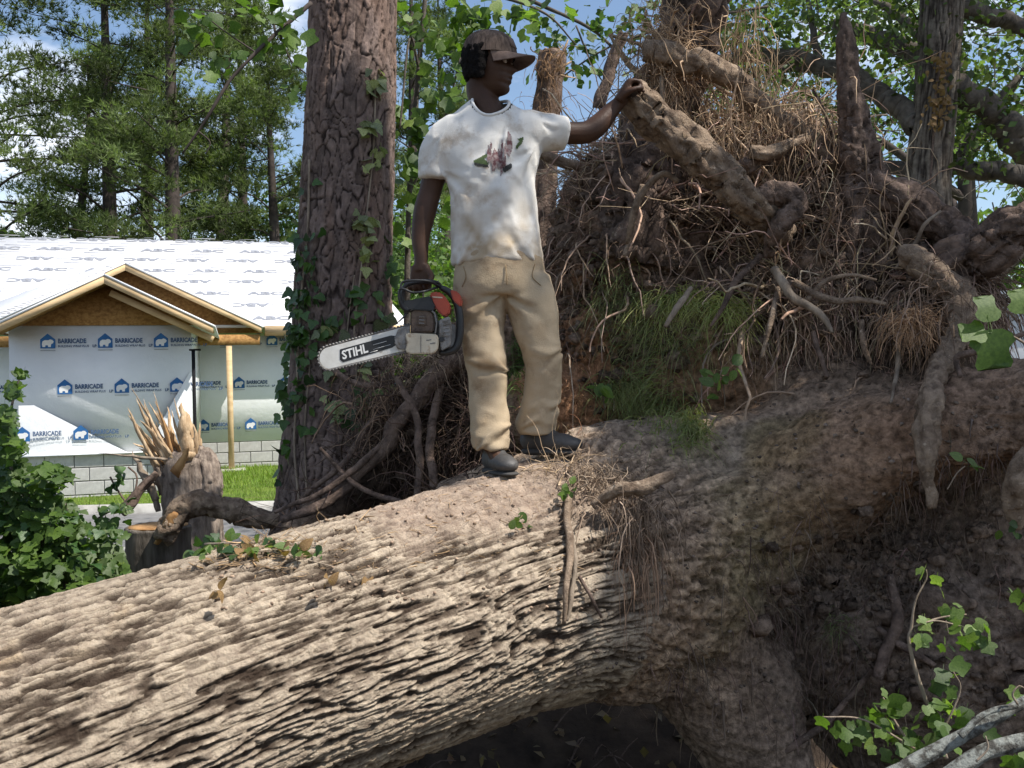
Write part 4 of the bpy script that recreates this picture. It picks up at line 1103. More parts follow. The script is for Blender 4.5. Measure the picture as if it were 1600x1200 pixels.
LM = {'tul': leafmesh('leaf', TUL, m_bigleaf), 'tulp': leafmesh('leaf', TUL, m_bigleaf2, .12, .25), 'ivy': leafmesh('leaf', IVY, m_ivy), 'ivyp': leafmesh('leaf', IVY, m_ivypale, .1), 'ovl': leafmesh('leaf', OVL, m_bigleaf), 'dry': leafmesh('leaf', OVL, m_dryleaf, .5, .5), 'ovlp': leafmesh('leaf', OVL, m_bigleaf2)}
def orient(d, n):
    d = nrm(d); n = nrm(n - d * (n @ d)); s = np.cross(d, n)
    return Matrix(((s[0], d[0], n[0], 0), (s[1], d[1], n[1], 0), (s[2], d[2], n[2], 0), (0, 0, 0, 1)))
def leaf_at(p, d, n, size, kind, parent, name='leaf'):
    return inst(name, LM[kind], Matrix.Translation(Vector(p)) @ orient(V3(d), V3(n)) @ Matrix.Scale(size, 4), parent)
def joined(kind, items, name, m, parent):
    """leaves past the limit, joined"""
    V0, F0 = read_mesh(LM[kind]); mb = MB()
    for p, d, n, s in items:
        M_ = orient(V3(d), V3(n)); A = np.array([[M_[r][c] for c in range(3)] for r in range(3)])
        mb.add(V0 * s @ A.T + V3(p), F0)
    if mb.n: return mb.build(name, m, parent, kind='stuff')
ivy = thing('ivy', 'dark green ivy growing up the left edge of the near pine trunk', 'ivy', P(470, 800, PY - .3) * [1, 1, 0])
ivy2 = thing('ivy', 'pale dusty ivy strand climbing the middle of the near pine trunk', 'ivy', P(570, 800, PY - .4) * [1, 1, 0])
def pine_hit(px, py):
    o = Vector((0, 0, CAMZ)); d = (Vector(P(px, py, 1.0)) - o).normalized(); r = PINEB.ray_cast(o, d)
    return (np.array(r[0]), np.array(r[1])) if r[0] is not None else None
def edge_x(py): return np.interp(py, [0, 200, 400, 600, 700, 800], [486, 478, 466, 455, 443, 432])
nl = 0
for k in range(260):
    py = RNG.triangular(250, 520, 780); px = edge_x(py) + abs(RNG.normal(0, 13)) + 2 + (RNG.uniform(0, 26) if RNG.random() < .3 else 0)
    if fbm(np.array([[px * .02, py * .025, 0]]), 2, 5)[0] < -.12: continue
    h_ = pine_hit(px, py)
    if h_ is None: p = P(px, py, PY); n = V3((-1, -.3, .2))
    else: p, n = h_; n = nrm(n + V3((-.2, -.1, .2)))
    nl += 1
    if nl > 130: break
    d = RNG.normal(size=3) * .6 + V3((-.2, 0, -.6)); leaf_at(p + n * RNG.uniform(.015, .06), d, n + RNG.normal(size=3) * .4, RNG.uniform(.04, .07), 'ivy', ivy)
for k in range(26):
    py = RNG.uniform(450, 650); px = edge_x(py) - RNG.uniform(0, 14)
    leaf_at(P(px, py, PY - .05), (RNG.normal() - .5, 0, -.8), (-.4, -.8, .4), RNG.uniform(.05, .08), 'ivy', ivy)
for spots, kd, n in (([(585, 125, 9, 10), (583, 200, 8, 8), (583, 240, 7, 12), (575, 350, 8, 15), (568, 395, 7, 15)], 'ivyp', 46), ([(585, 500, 18, 16), (520, 520, 10, 12), (560, 590, 30, 12), (600, 600, 14, 10), (535, 640, 14, 12)], 'ivyp', 34), ([(520, 505, 12, 14), (490, 520, 12, 25), (560, 470, 12, 20), (545, 650, 20, 20), (600, 450, 8, 30), (575, 610, 26, 18)], 'ivy', 60)):
    for k in range(n):
        s = spots[k % len(spots)]; h_ = pine_hit(RNG.normal(s[0], s[2]), RNG.normal(s[1], s[3]))
        if h_ is None: continue
        leaf_at(h_[0] + h_[1] * RNG.uniform(.01, .06), RNG.normal(size=3) + V3((0, 0, -.7)), h_[1] + V3((.2, -.3, .5)) + RNG.normal(size=3) * .5, RNG.uniform(.045, .085), kd, ivy2)
def vine(parent, pix, r, n=30):
    pts = []
    for (x, y) in pix:
        h_ = pine_hit(x, y); p = h_[0] + h_[1] * .012 if h_ else P(x, y, PY - .02); pts.append(list(p) + [r])
    obj('stem', *stube(pts, n, 6), m_oldwood, parent)
vine(ivy, [(470, 790), (462, 700), (466, 600), (472, 480), (482, 360), (486, 250)], .007)
vine(ivy, [(480, 780), (478, 660), (486, 560), (478, 450)], .005)
vine(ivy2, [(560, 790), (548, 700), (556, 600), (553, 520), (561, 440), (570, 350), (582, 230), (586, 120)], .005)
vine(ivy2, [(540, 560), (546, 500), (556, 430)], .004)

# ================================================================== TREE AT THE RIGHT (trunk, limbs, crown)
def strips(s, a, R_):
    u = np.cos(a) * .2; v = np.sin(a) * .2
    w = fbm(np.c_[u * 6, v * 6, s * 2.5], 3, 301); arc = a * .18
    f = np.abs(fbm(np.c_[u * 34 + w * 2, v * 34, s * 2.6], 2, 305)); e = sst(f, .0, .28)
    g = fbm(np.c_[u * 60, v * 60, s * 14], 3, 307)
    c = V3((.075, .062, .055)) * (1 - e[:, None]) + V3((.27, .235, .20)) * e[:, None] * (1 + g[:, None] * .35)
    return e * .014 + g * .004 - .006, c
RY = 7.0
rtree = thing('broadleaf_tree', 'tall grey barked tree behind the root plate with long limbs crossing the right side', 'tree', P(1448, 900, RY) * [1, 1, 0])
V, F, C = shaggy([pr(1446, 960, RY, 40), pr(1449, 600, RY, 34), pr(1450, 300, RY, 32), pr(1462, 150, RY, 31), pr(1472, 0, RY, 31), pr(1482, -200, RY, 30), pr(1500, -900, RY, 24), pr(1510, -1800, RY, 8)], 420, 120, strips)
obj('trunk', V, F, m_logbark, rtree, col=C)
limbs = [
 [(1440, 195, 7.0, 20), (1410, 178, 7.1, 17), (1370, 145, 7.2, 16), (1320, 115, 7.3, 15), (1270, 98, 7.4, 13), (1200, 88, 7.5, 12), (1120, 95, 7.6, 9), (1060, 80, 7.7, 5)],
 [(1490, 130, 7.0, 22), (1530, 160, 7.1, 20), (1570, 200, 7.2, 20), (1620, 250, 7.3, 18), (1700, 300, 7.4, 14)],
 [(1380, 262, 7.4, 10), (1430, 262, 7.3, 13), (1500, 262, 7.2, 14), (1560, 268, 7.1, 15), (1640, 290, 7.0, 15), (1750, 330, 7.0, 10)],
 [(1495, 15, 7.1, 16), (1540, 22, 7.2, 14), (1580, 35, 7.3, 13), (1640, 60, 7.4, 10)],
 [(1300, 40, 7.8, 10), (1380, 60, 7.7, 14), (1440, 90, 7.4, 15)],
 [(1150, 130, 8.0, 4), (1200, 110, 7.9, 6), (1290, 105, 7.6, 8)],
 [(1440, 60, 7.3, 8), (1400, 20, 7.6, 7), (1340, -10, 7.9, 5), (1280, -60, 8.1, 4)],
 [(1500, 240, 7.3, 7), (1540, 180, 7.5, 6), (1590, 120, 7.6, 4)],
 [(1280, 98, 7.4, 6), (1270, 40, 7.5, 5), (1260, -10, 7.6, 3)],
]
for k, rows in enumerate(limbs): root(rows, m_darkbark, seed=60 + k, k=12, noise=.2, parent=rtree, name='limb')
tw = MB()
for k in range(150):
    px, py = RNG.uniform(1080, 1640), RNG.uniform(-40, 320); Y = RNG.uniform(6.9, 9)
    c = P(px, py, Y); d = nrm(RNG.normal(size=3) * V3((1, .6, .45)))
    q = np.array([list(c) + [.006], list(c + d * .25 + RNG.normal(size=3) * .03) + [.004], list(c + d * .5 + RNG.normal(size=3) * .08) + [.0015]])
    tw.add(*stube(q, 7, 4))
tw.build('twigs', m_darkbark, rtree, kind='stuff')
def cloud_leaves(n, box_, Yr, thr, fs, size, col, seed, dens=None):
    out = []
    while len(out) < n:
        m = n * 2
        px = RNG.uniform(box_[0], box_[2], m); py = RNG.uniform(box_[1], box_[3], m); Y = RNG.uniform(*Yr, m)
        p = np.stack([(px - 800) / FPX * Y, Y, CAMZ - (py - 600) / FPX * Y], -1)
        v = fbm(p * fs, 3, seed)
        if dens: v = v + dens(px, py)
        out += list(p[v > thr])
    return np.array(out[:n])
def dn(px, py):
    d = -.25 + 0 * px
    for (x, y, rx, ry, w) in ((1250, 130, 120, 50, .45), (1400, 70, 120, 50, .4), (1520, 200, 80, 70, .4), (1370, 190, 80, 40, .25), (1560, 245, 70, 50, .3), (1150, 30, 80, 50, .45), (1330, 30, 120, 40, .35), (1220, 200, 60, 40, .1), (1540, 90, 60, 40, .05), (1560, 20, 50, 30, .2)):
        d = d + w * np.exp(-((px - x) / rx) ** 2 - ((py - y) / ry) ** 2)
    return d - .6 * sst(py, 270, 330)
p = cloud_leaves(8500, (1050, -60, 1680, 330), (6.8, 9.5), .02, 2.4, .05, None, 401, dn)
V, F, C = leafcloud(p, .058, (.085, .115, .04), cj=.5); obj('foliage', V, F, m_leaf, rtree, col=C, kind='stuff')
# its own crown above the photo, where the limbs end
p = V3((3.2, 8.0, 7.5)) + RNG.normal(size=(5000, 3)) * V3((1.6, 1.3, 1.3)); V, F, C = leafcloud(p, .09, (.075, .105, .035)); obj('upper_crown', V, F, m_leaf, rtree, col=C, kind='stuff')
dv = thing('dead_vine', 'bunch of rusty dead leaves and twigs clinging to the grey trunk at the right', 'dead vine', P(1470, 210, RY - .3))
for k in range(150):
    py = RNG.uniform(80, 200); c = P(1468 + RNG.normal() * 9 + (150 - py) * .08, py, RY - .26 - RNG.uniform(0, .06)); leaf_at(c, RNG.normal(size=3) + V3((0, 0, -.8)), (RNG.normal() * .5, -1, .4), RNG.uniform(.02, .045), 'dry', dv)
obj('stem', *stube([pr(1470, 80, RY - .22, 1.5), pr(1462, 150, RY - .24, 2), pr(1458, 220, RY - .24, 2), pr(1452, 300, RY - .24, 1.5)], 16, 5), m_rootdark, dv)
# finer, paler foliage further off on the right
K = MB()
p = cloud_leaves(5500, (1080, -80, 1800, 300), (15, 24), .0, .8, .1, None, 405); V, F, C = leafcloud(p, .13, (.12, .17, .075), cj=.3); K.add(V, F); K.C.append(C)
p = cloud_leaves(3500, (1380, 290, 1800, 470), (26, 34), -.1, .5, .1, None, 407, lambda x, y: -.3 * sst(380 - y, 0, 60)); V, F, C = leafcloud(p, .3, (.11, .15, .06), cj=.3); K.add(V, F); K.C.append(C)
far_t = thing('broadleaf_tree', 'pale airy tree far behind the right side of the root plate', 'tree', (9, 19, 0))
K.build('crown', m_leaf, far_t)
obj('trunk', *stube([(9, 19, -.1, .25), (9.1, 19, 4, .2), (9, 19, 8, .1)], 10, 8), m_farbark, far_t)
for k in range(9):
    a = k * .7; obj('limb', *stube([(9.1, 19, 3 + k * .4, .1), (9 + math.cos(a) * 2.5, 19 + math.sin(a) * 1.5, 5 + k * .3, .06), (9 + math.cos(a) * 5, 19 + math.sin(a) * 3, 6 + k * .35, .02)], 9, 6), m_farbark, far_t)
for k, (px, Y, s, lb) in enumerate(((1570, 16, .55, 'low sunlit shrub at the right edge of the photo'), (1640, 22, .8, 'green shrub just outside the right edge'), (1500, 24, .6, 'small shrub behind the thick right hand root'), (1420, 27, .8, 'shrub behind the grey trunk'))):
    q = P(px, 600, Y); put_tree('shrub', lb, 'shrub', q[0], Y, BV[1], s, k * 1.3, 'shrubs on the lawn at the right')
shed = thing('shed', 'small white shed with pale roof glimpsed at the right edge behind the roots', 'shed', P(1600, 600, 13.5) * [1, 1, 0])
q = P(1600, 600, 13.5); m_shed = mat('white_siding', (.72, .73, .75), (.62, .63, .66), 3, .7)
obj('wall', *box(q[0] - .35, q[0] + 2.6, 13.4, 15.4, 0, 2.62), m_shed, shed, smooth=False)
obj('roof', *box(q[0] - .5, q[0] + 2.8, 13.2, 15.6, 2.63, 2.75), m_under, shed, smooth=False)
# ================================================================== SHADE TREE (its crown shades the root plate)
sh = thing('broadleaf_tree', 'large leafy tree right of the photo whose crown shades the root plate', 'tree', (8.2, 1.2, 0))
obj('trunk', *stube([(8.2, 1.2, -.2, .35), (8.1, 1.3, 4, .28), (7.9, 1.6, 8, .2), (7.8, 1.8, 12, .06)], 16, 12), m_oakbark, sh)
K = MB()
SH = []; SV = np.array(SUNV)
LITP = [(P(*a[:3]), a[3]) for a in ((1170, 250, 4.45, .42), (1050, 210, 4.05, .28), (1090, 130, 4.3, .3), (1310, 330, 4.3, .34), (1490, 340, 4.1, .34), (1450, 450, 3.85, .16), (930, 760, 3.65, .22), (880, 900, 3.45, .2), (1085, 480, 4.3, .2), (560, 545, 3.66, .16), (825, 330, 3.75, .17), (850, 190, 3.8, .14), (866, 440, 3.8, .10), (290, 740, 7.0, .4), (90, 820, 4.9, .6), (1000, 450, 4.5, .2), (1560, 400, 3.8, .2), (1250, 470, 4.05, .24), (1400, 560, 3.9, .14), (1455, 640, 3.5, .1), (1130, 590, 4.0, .08), (960, 330, 4.5, .2), (690, 220, 3.8, .1), (1545, 520, 2.6, .12), (1510, 985, 2.7, .1), (1380, 1120, 2.65, .08), (1560, 1120, 2.35, .08))]
def shade(px, py, Y, t, rx, ry, rz_, n):
    c = P(px, py, Y) + np.array(SUNV) * t
    SH.append(c); d = nrm(RNG.normal(size=(n, 3))) * (RNG.uniform(0, 1, (n, 1)) ** .4) * V3((rx, ry, rz_))
    pp = c + d; keep = np.ones(len(pp), bool)
    for q_, r_ in LITP:
        rv = pp - q_; al = rv @ SV; dist = np.linalg.norm(rv - al[:, None] * SV, axis=1); keep &= (dist > r_) | (RNG.random(len(pp)) < .07)
    pp = pp[keep]
    if len(pp): K.add(*leafcloud(pp, .15, (.09, .14, .04), up=.8))
shade(1250, 750, 3.9, 9.0, .95, .85, .5, 2000)
shade(1500, 800, 3.7, 8.3, 1.0, 1.0, .6, 2000)
shade(1150, 980, 3.9, 9.6, .8, .8, .5, 2200)
shade(1400, 1050, 3.9, 8.0, 1.0, .9, .6, 2200)
shade(1440, 500, 4.1, 8.6, .7, .6, .4, 260)
shade(1130, 660, 4.2, 8.0, .42, .3, .3, 520)

shade(1020, 640, 4.4, 7.2, .45, .4, .25, 520)
shade(1000, 800, 3.75, 8.2, .28, .35, .2, 260)
shade(960, 480, 4.6, 7.8, .4, .4, .3, 160)
shade(715, 270, 3.8, 7.0, .25, .4, .3, 60)
shade(740, 500, 3.8, 7.6, .28, .4, .25, 110)
shade(790, 95, 3.8, 7.0, .16, .2, .12, 130)

shade(540, 400, 5.3, 8.0, .22, .3, .9, 900)
shade(500, 650, 5.3, 8.6, .3, .35, .5, 900)
shade(1000, 1150, 5.0, 9.0, .8, .6, .5, 1500)
shade(720, 1160, 4.9, 9.0, .55, .40, .4, 900)
shade(630, 700, 4.85, 8.2, .5, .42, .4, 900)
shade(1450, 200, 7.0, 9.0, .9, .9, .9, 600)
K.build('crown', m_leaf, sh, kind='stuff')
for k, c in enumerate(SH):
    b0 = V3((7.95, 1.55, min(max(c[2] - 3.0, 2.5), 9))); m_ = (b0 + c) / 2 + V3((0, 0, -.3))
    obj('limb', *stube([list(b0) + [.09], list(m_) + [.055], list(c) + [.02]], 10, 7), m_oakbark, sh)
# ================================================================== THE MAN
m_skin = mat('dark_skin', (.075, .038, .023), (.052, .027, .017), 9, .5, .15, 90, spec=.22)
m_hair = mat('black_hair', (.016, .013, .012), (.009, .008, .008), 60, .9, 1.0, 160, spec=.1)
m_shirt = mat('dirty_white_cotton', (.74, .715, .67), (.66, .63, .58), 3.0, .92, .25, 220, spec=.1, vcol=True, wear=((.42, .33, .24), 9, .53, .74))
m_collar = mat('collar_rib', (.78, .76, .72), (.68, .655, .61), 30, .92)
m_pants = mat('stained_khaki_cloth', (.47, .375, .26), (.385, .30, .20), 4, .93, .3, 200, spec=.1, vcol=True, wear=((.20, .13, .075), 6.0, .54, .74))
m_shoe = mat('dark_rubber_shoe', (.085, .08, .076), (.045, .043, .042), 8, .55, .2, 60, spec=.4)
m_sole = mat('dusty_sole', (.09, .085, .08), (.05, .048, .045), 12, .85, .3, 60)
m_cap = mat('brown_cap_cloth', (.17, .125, .10), (.06, .045, .038), 30, .9, .5, 120, stretch=(3, 3, .35), spec=.1)
m_cap2 = mat('cap_brim_cloth', (.20, .145, .12), (.12, .085, .07), 20, .9, .3, 120, spec=.1)
MY = 3.82
def q3p(px, py, Y=MY): return P(px, py, Y)
def ploft(rows, n=30, k=36, twist=0):
    """rows: px,py,Y,half width px, half depth m -> horizontal-ish loft; closed"""
    pts = np.array([list(P(r[0], r[1], r[2])) + [r[3] * r[2] / FPX, r[4]] for r in rows])
    q = spline(pts, n)
    # rings stay level so hems are level
    a = np.arange(k) * 2 * PI / k
    ca, sa = np.cos(a), np.sin(a)
    ca = np.sign(ca) * np.abs(ca) ** .85; sa = np.sign(sa) * np.abs(sa) ** .85
    X = q[:, 0:1] + q[:, 3:4] * ca * math.cos(twist) - q[:, 4:5] * sa * math.sin(twist) * 0
    Yv = q[:, 1:2] + q[:, 4:5] * sa + q[:, 3:4] * ca * math.sin(twist); Z = np.repeat(q[:, 2:3], k, 1)
    V = np.stack([X, Yv, Z], -1).reshape(-1, 3)
    i = np.arange(n - 1)[:, None] * k; j = np.arange(k)[None]; j2 = (j + 1) % k
    F = np.stack([i + j, i + k + j, i + k + j2, i + j2], -1).reshape(-1, 4)
    V = np.concatenate([V, [q[0, :3]], [q[-1, :3]]]); jj = np.arange(k); j3 = (jj + 1) % k
    t = np.concatenate([np.stack([jj, j3, np.full(k, n * k)], -1), np.stack([(n - 1) * k + j3, (n - 1) * k + jj, np.full(k, n * k + 1)], -1)])
    return V, [F, t]
def hand(w, f, n, size=1.0, curl=(62, 70, 45), spread=.0, thumb=1.0, tcurl=1.0):
    """wrist w, forward f, palm normal n (side the fingers curl to)"""
    f = nrm(V3(f)); n = V3(n); n = nrm(n - f * (n @ f)); s = np.cross(f, n); out = []
    w = V3(w)
    for o in (-.028, -.010, .010, .028):
        out.append(stube([list(w + s * o * .62) + [.021], list(w + f * .045 + s * o) + [.0175], list(w + f * .088 + s * o * 1.05) + [.0135]], 9, 12))
    for i, (o, ln, r) in enumerate(((-.032, .80, .0078), (-.011, .97, .0088), (.011, 1.0, .0090), (.032, .93, .0088))):
        p = w + f * (.088 - abs(o) * .12) + s * o * 1.08; d = f; pts = [list(p - f * .02) + [r * 1.12], list(p) + [r * 1.16]]
        for sg, cu in zip((.043, .027, .022), curl):
            a = math.radians(cu * (1 + .06 * (i - 1.5))); c, sn = math.cos(a), math.sin(a)
            d = nrm(d * c + np.cross(s, d) * -sn) if (np.cross(s, d) @ n) < 0 else nrm(d * c + np.cross(s, d) * sn)
            p = p + d * sg * ln * size; pts.append(list(p) + [r * (1.0 if sg > .03 else .92)])
        pts[-1][3] = r * .72
        out.append(stube(pts, 18, 10))
    tb = w + f * .022 + s * .030 * thumb + n * .006
    out.append(stube([list(tb) + [.016], list(tb + f * .026 + s * .020 * thumb + n * .012) + [.0125], list(tb + f * .050 + s * .016 * thumb + n * .034 * tcurl) + [.0105], list(tb + f * .062 + s * .002 * thumb + n * .052 * tcurl) + [.0078]], 14, 10))
    return out
man = thing('person', 'man in brown cap, dirty white t-shirt and khaki trousers standing on the fallen trunk', 'person', P(800, 730, MY))
skin = []
# head: forward is to the right of the photo, turned a little to the camera
HF = nrm(V3((.93, -.36, -.10))); HS = nrm(np.cross(HF, U3)); HU = np.cross(HS, HF)   # HS points to the camera side
HC = P(769, 101, MY)   # middle of the skull
def hl(f, s, u): return HC + HF * f + HS * s + HU * u
def head_mesh():
    n, k = 46, 56
    us = np.linspace(-.125, .125, n)
    # profile (front) and back outline by height
    fr = np.interp(us, [-.125, -.118, -.105, -.092, -.080, -.070, -.062, -.052, -.045, -.030, -.018, .000, .015, .030, .050, .080, .105, .118, .125], [.045, .070, .080, .080, .072, .083, .080, .084, .078, .082, .082, .074, .074, .084, .086, .078, .055, .035, .005])
    bk = np.interp(us, [-.125, -.10, -.07, -.04, 0, .04, .08, .11, .125], [.010, .035, .055, .078, .098, .104, .092, .055, .005])
    wd = np.interp(us, [-.125, -.11, -.09, -.06, -.03, 0, .04, .08, .11, .125], [.016, .036, .050, .060, .068, .072, .076, .068, .042, .005])
    a = np.arange(k) * 2 * PI / k; V = []
    for u, f, b, w_ in zip(us, fr, bk, wd):
        c, s = np.cos(a), np.sin(a)
        x = np.where(c > 0, np.abs(c) ** .8 * f, -np.abs(c) ** .9 * b); y = np.sign(s) * np.abs(s) ** .88 * w_
        # nose, cheekbone, eye socket
        nose = .026 * math.exp(-((u + .030) / .013) ** 2) + .014 * math.exp(-((u + .012) / .016) ** 2)
        x = x + nose * np.exp(-(y / .013) ** 2) * (c > 0)
        x = x - .010 * np.exp(-((u - .006) / .012) ** 2) * (np.exp(-((y - .032) / .014) ** 2) + np.exp(-((y + .032) / .014) ** 2)) * (c > 0)
        x = x + .006 * np.exp(-((u - .026) / .010) ** 2) * np.exp(-(y / .045) ** 2) * (c > 0)
        x = x - .006 * math.exp(-((u + .0615) / .0035) ** 2) * np.exp(-(y / .022) ** 2) * (c > 0)
        x = x + .007 * (math.exp(-((u + .053) / .006) ** 2) + math.exp(-((u + .070) / .006) ** 2)) * np.exp(-(y / .022) ** 2) * (c > 0)
        V.append(HC + x[:, None] * HF + y[:, None] * HS + u * HU)
    V = np.concatenate(V + [[hl(.02, 0, -.126)], [hl(0, 0, .127)]])
    i = np.arange(n - 1)[:, None] * k; j = np.arange(k)[None]; j2 = (j + 1) % k
    F = np.stack([i + j, i + j2, i + k + j2, i + k + j], -1).reshape(-1, 4); jj = np.arange(k); j3 = (jj + 1) % k
    t = np.concatenate([np.stack([j3, jj, np.full(k, n * k)], -1), np.stack([(n - 1) * k + jj, (n - 1) * k + j3, np.full(k, n * k + 1)], -1)])
    return V, [F, t]
skin.append(head_mesh())
for s in (-1, 1):   # ears
    skin.append(stube([list(hl(-.008, s * .070, .018)) + [.009], list(hl(-.022, s * .074, .020)) + [.010], list(hl(-.026, s * .074, -.005)) + [.010], list(hl(-.014, s * .070, -.030)) + [.009], list(hl(-.004, s * .068, -.036)) + [.006]], 12, 8))
skin.append(stube([list(hl(-.035, 0, -.03)) + [.058], list(hl(-.045, 0, -.10)) + [.056], list(P(762, 172, MY + .01)) + [.060], list(P(766, 205, MY + .02)) + [.09]], 14, 20))
skin.append(ploft([(768, 200, MY, 52, .06), (768, 230, MY, 62, .085), (770, 300, MY, 54, .09), (776, 380, MY, 56, .095), (780, 450, MY, 62, .105)], 16, 26))
SHR = list(P(697, 208, MY)); ELR = list(P(668, 315, MY + .03)); WRR = P(658, 402, MY - .02)
skin.append(stube([SHR + [.054], list(P(684, 255, MY + .01)) + [.050], list(P(672, 300, MY + .02)) + [.045], list(P(664, 330, MY + .01)) + [.046], list(P(657, 370, MY - .005)) + [.037], list(WRR) + [.028], list(P(657, 425, MY - .03)) + [.027]], 26, 16))
# hand closed round the saw's top handle: fingers curl forward under the bar
skin += hand(P(657, 416, MY - .03), (.02, -.05, -1), (-.25, -1, 0), curl=(75, 85, 50), thumb=-1)
ELL = P(915, 207, MY + .06); WRL = P(966, 162, MY + .10)
skin.append(stube([list(P(840, 210, MY)) + [.050], list(P(880, 208, MY + .03)) + [.045], list(ELL) + [.045], list(P(935, 195, MY + .08)) + [.044], list(P(955, 173, MY + .10)) + [.034], list(WRL) + [.028], list(P(974, 152, MY + .10)) + [.026]], 26, 16))
skin += hand(P(967, 157, MY + .09), (.50, -.15, .85), (.86, .1, -.35), curl=(72, 78, 55), thumb=-1)
for rows in ([(756, 430, MY, 30, .08), (760, 560, MY - .02, 22, .06), (766, 650, MY - .06, 18, .05), (772, 705, MY - .08, 15, .04)], [(822, 430, MY, 30, .08), (848, 560, MY, 22, .06), (842, 640, MY + .06, 18, .05), (842, 680, MY + .08, 15, .04)]):
    skin.append(ploft(rows, 16, 18))
skin.append(stube([list(P(772, 700, MY - .08)) + [.035], list(P(780, 722, MY - .14)) + [.03]], 5, 10)); skin.append(stube([list(P(842, 676, MY + .08)) + [.035], list(P(862, 688, MY + .06)) + [.03]], 5, 10))
V, F = union(skin, .0048, 1)
body = obj('body', V, F, m_skin, man)
# eyes, brows
m_eye = mat('eye_white', (.55, .52, .48), (.5, .46, .42), 5, .25, spec=.5); m_iris = mat('dark_iris', (.02, .012, .01), (.015, .01, .008), 5, .2, spec=.6)
for s in (-1, 1):
    e_ = obj('eye', *ell(hl(.066, s * .031, .004), (.0105, .0105, .0105), 14, 10), m_eye, man); obj('iris', *ell(hl(.074, s * .0315, .003), (.005, .005, .005), 10, 8), m_iris, e_)
    obj('eyebrow', *stube([list(hl(.080, s * .016, .022)) + [.003], list(hl(.080, s * .034, .027)) + [.0032], list(hl(.068, s * .050, .022)) + [.0018]], 8, 6), m_hair, man)
# hair: curly mass low at the back and side, under the cap
hp = [ell(hl(-.036, 0, .018), (.086, .086, .078), 24, 16)]
for k in range(200):
    a = RNG.uniform(.50 * PI, 1.50 * PI)
    u = RNG.uniform(-.058, .05); r_ = .108 - max(0, -u) * .35; x, y = math.cos(a) * r_, math.sin(a) * .084
    hp.append(ell(hl(x - .004, y, u), (.019, .019, .019), 8, 6))
V, F = union(hp, .006, 1); V = V + vnormals(V, F) * (fbm(V * 90, 3, 501) * .007)[:, None]
obj('hair', V, F, m_hair, man)
# cap
def cap_dome():
    n, k = 22, 64; V = []
    a = np.arange(k) * 2 * PI / k
    for i in range(n):
        t = i / (n - 1); el_ = t * PI / 2
        r_ = math.cos(el_) ** .62; u = .028 + .102 * math.sin(el_) ** 0.95
        rib = 1 + .010 * np.cos(a * 26) * math.cos(el_) + .012 * fbm(np.c_[np.cos(a) * 2, np.sin(a) * 2, np.full(k, t * 3)], 2, 61)
        x = np.cos(a) * r_ * .112 * rib - .012; y = np.sin(a) * r_ * .096 * rib
        slouch = -.012 * math.sin(el_) * 1
        V.append(HC + (x[:, None] + slouch) * HF + y[:, None] * HS + (u + .006 * np.cos(a)[:, None] * (1 - t)) * HU)
    V = np.concatenate(V); i = np.arange(n - 1)[:, None] * k; j = np.arange(k)[None]; j2 = (j + 1) % k
    return V, [np.stack([i + j, i + j2, i + k + j2, i + k + j], -1).reshape(-1, 4)]
cap = thing('cap', 'worn brown ribbed cap with a short curved brim on the head of the man', 'cap', hl(0, 0, .03))
V, F = cap_dome(); obj('crown', V, F, m_cap, cap)
def brim():
    n, k = 12, 30; top_, bot = [], []
    for i in range(n):
        t = i / (n - 1)
        a = np.linspace(-1.22, 1.22, k)
        x0 = np.cos(a) * .104 - .012; y0 = np.sin(a) * .090
        x1 = .096 + .090 * np.cos(a * 1.12) ** .8 if False else x0 + .088 * np.clip(np.cos(a * 1.2), 0, 1) ** .7
        x = x0 + (x1 - x0) * t; y = y0 * (1 + .0 * t); u = .034 - .012 * t - 8.5 * t * y0 ** 2 * .55 + .004 * np.cos(a)
        top_.append(HC + x[:, None] * HF + y[:, None] * HS + u[:, None] * HU)
    V = np.concatenate(top_); Vb = V - HU * .004; i = np.arange(n - 1)[:, None] * k; j = np.arange(k - 1)[None]
    q = np.stack([i + j, i + j + 1, i + k + j + 1, i + k + j], -1).reshape(-1, 4); m_ = len(V)
    e = np.arange(k - 1) + (n - 1) * k; qe = np.stack([e, e + 1, e + 1 + m_, e + m_], -1)
    return np.concatenate([V, Vb]), [np.concatenate([q, q[:, ::-1] + m_, qe])]
V, F = brim(); obj('brim', V, F, m_cap2, cap)
obj('button', *ell(hl(-.024, 0, .132), (.008, .008, .005), 12, 8), m_cap2, cap)
obj('patch', *prism([hl(.094, -.006, .056), hl(.090, .034, .056), hl(.070, .030, .096), hl(.074, -.006, .096)], HF * .006 + HU * .003), m_cap2, cap)

# T-shirt
def fold(V, x, y, N, reach, amp, seed, a0=None, spread=1.2):
    """folds of cloth radiating from a point of tension"""
    px = V[:, 0] / V[:, 1] * FPX + 800; py = 600 - (V[:, 2] - CAMZ) / V[:, 1] * FPX
    dx, dy = px - x, py - y; r = np.hypot(dx, dy); an = np.arctan2(dy, dx)
    w = np.exp(-(r / reach) ** 2) * sst(r, 3, 16)
    if a0 is not None:
        da = (an - a0 + PI) % (2 * PI) - PI; w = w * np.exp(-(da / spread) ** 2)
    q = np.sin(an * N + fbm(np.c_[px, py, V[:, 1] * 300] * .03, 2, seed) * 3)
    return amp * w * (np.sign(q) * np.abs(q) ** .7)
def wrinkle(V, dirs, amp):
    d = 0
    for (v, f, sd, a) in dirs:
        v = nrm(V3(v)); q = V @ v; w = fbm(V * 5, 2, sd) * 1.6
        d = d + a * (1 - np.abs(np.sin(q * f + w * 3)) ** .6)
    return d * amp
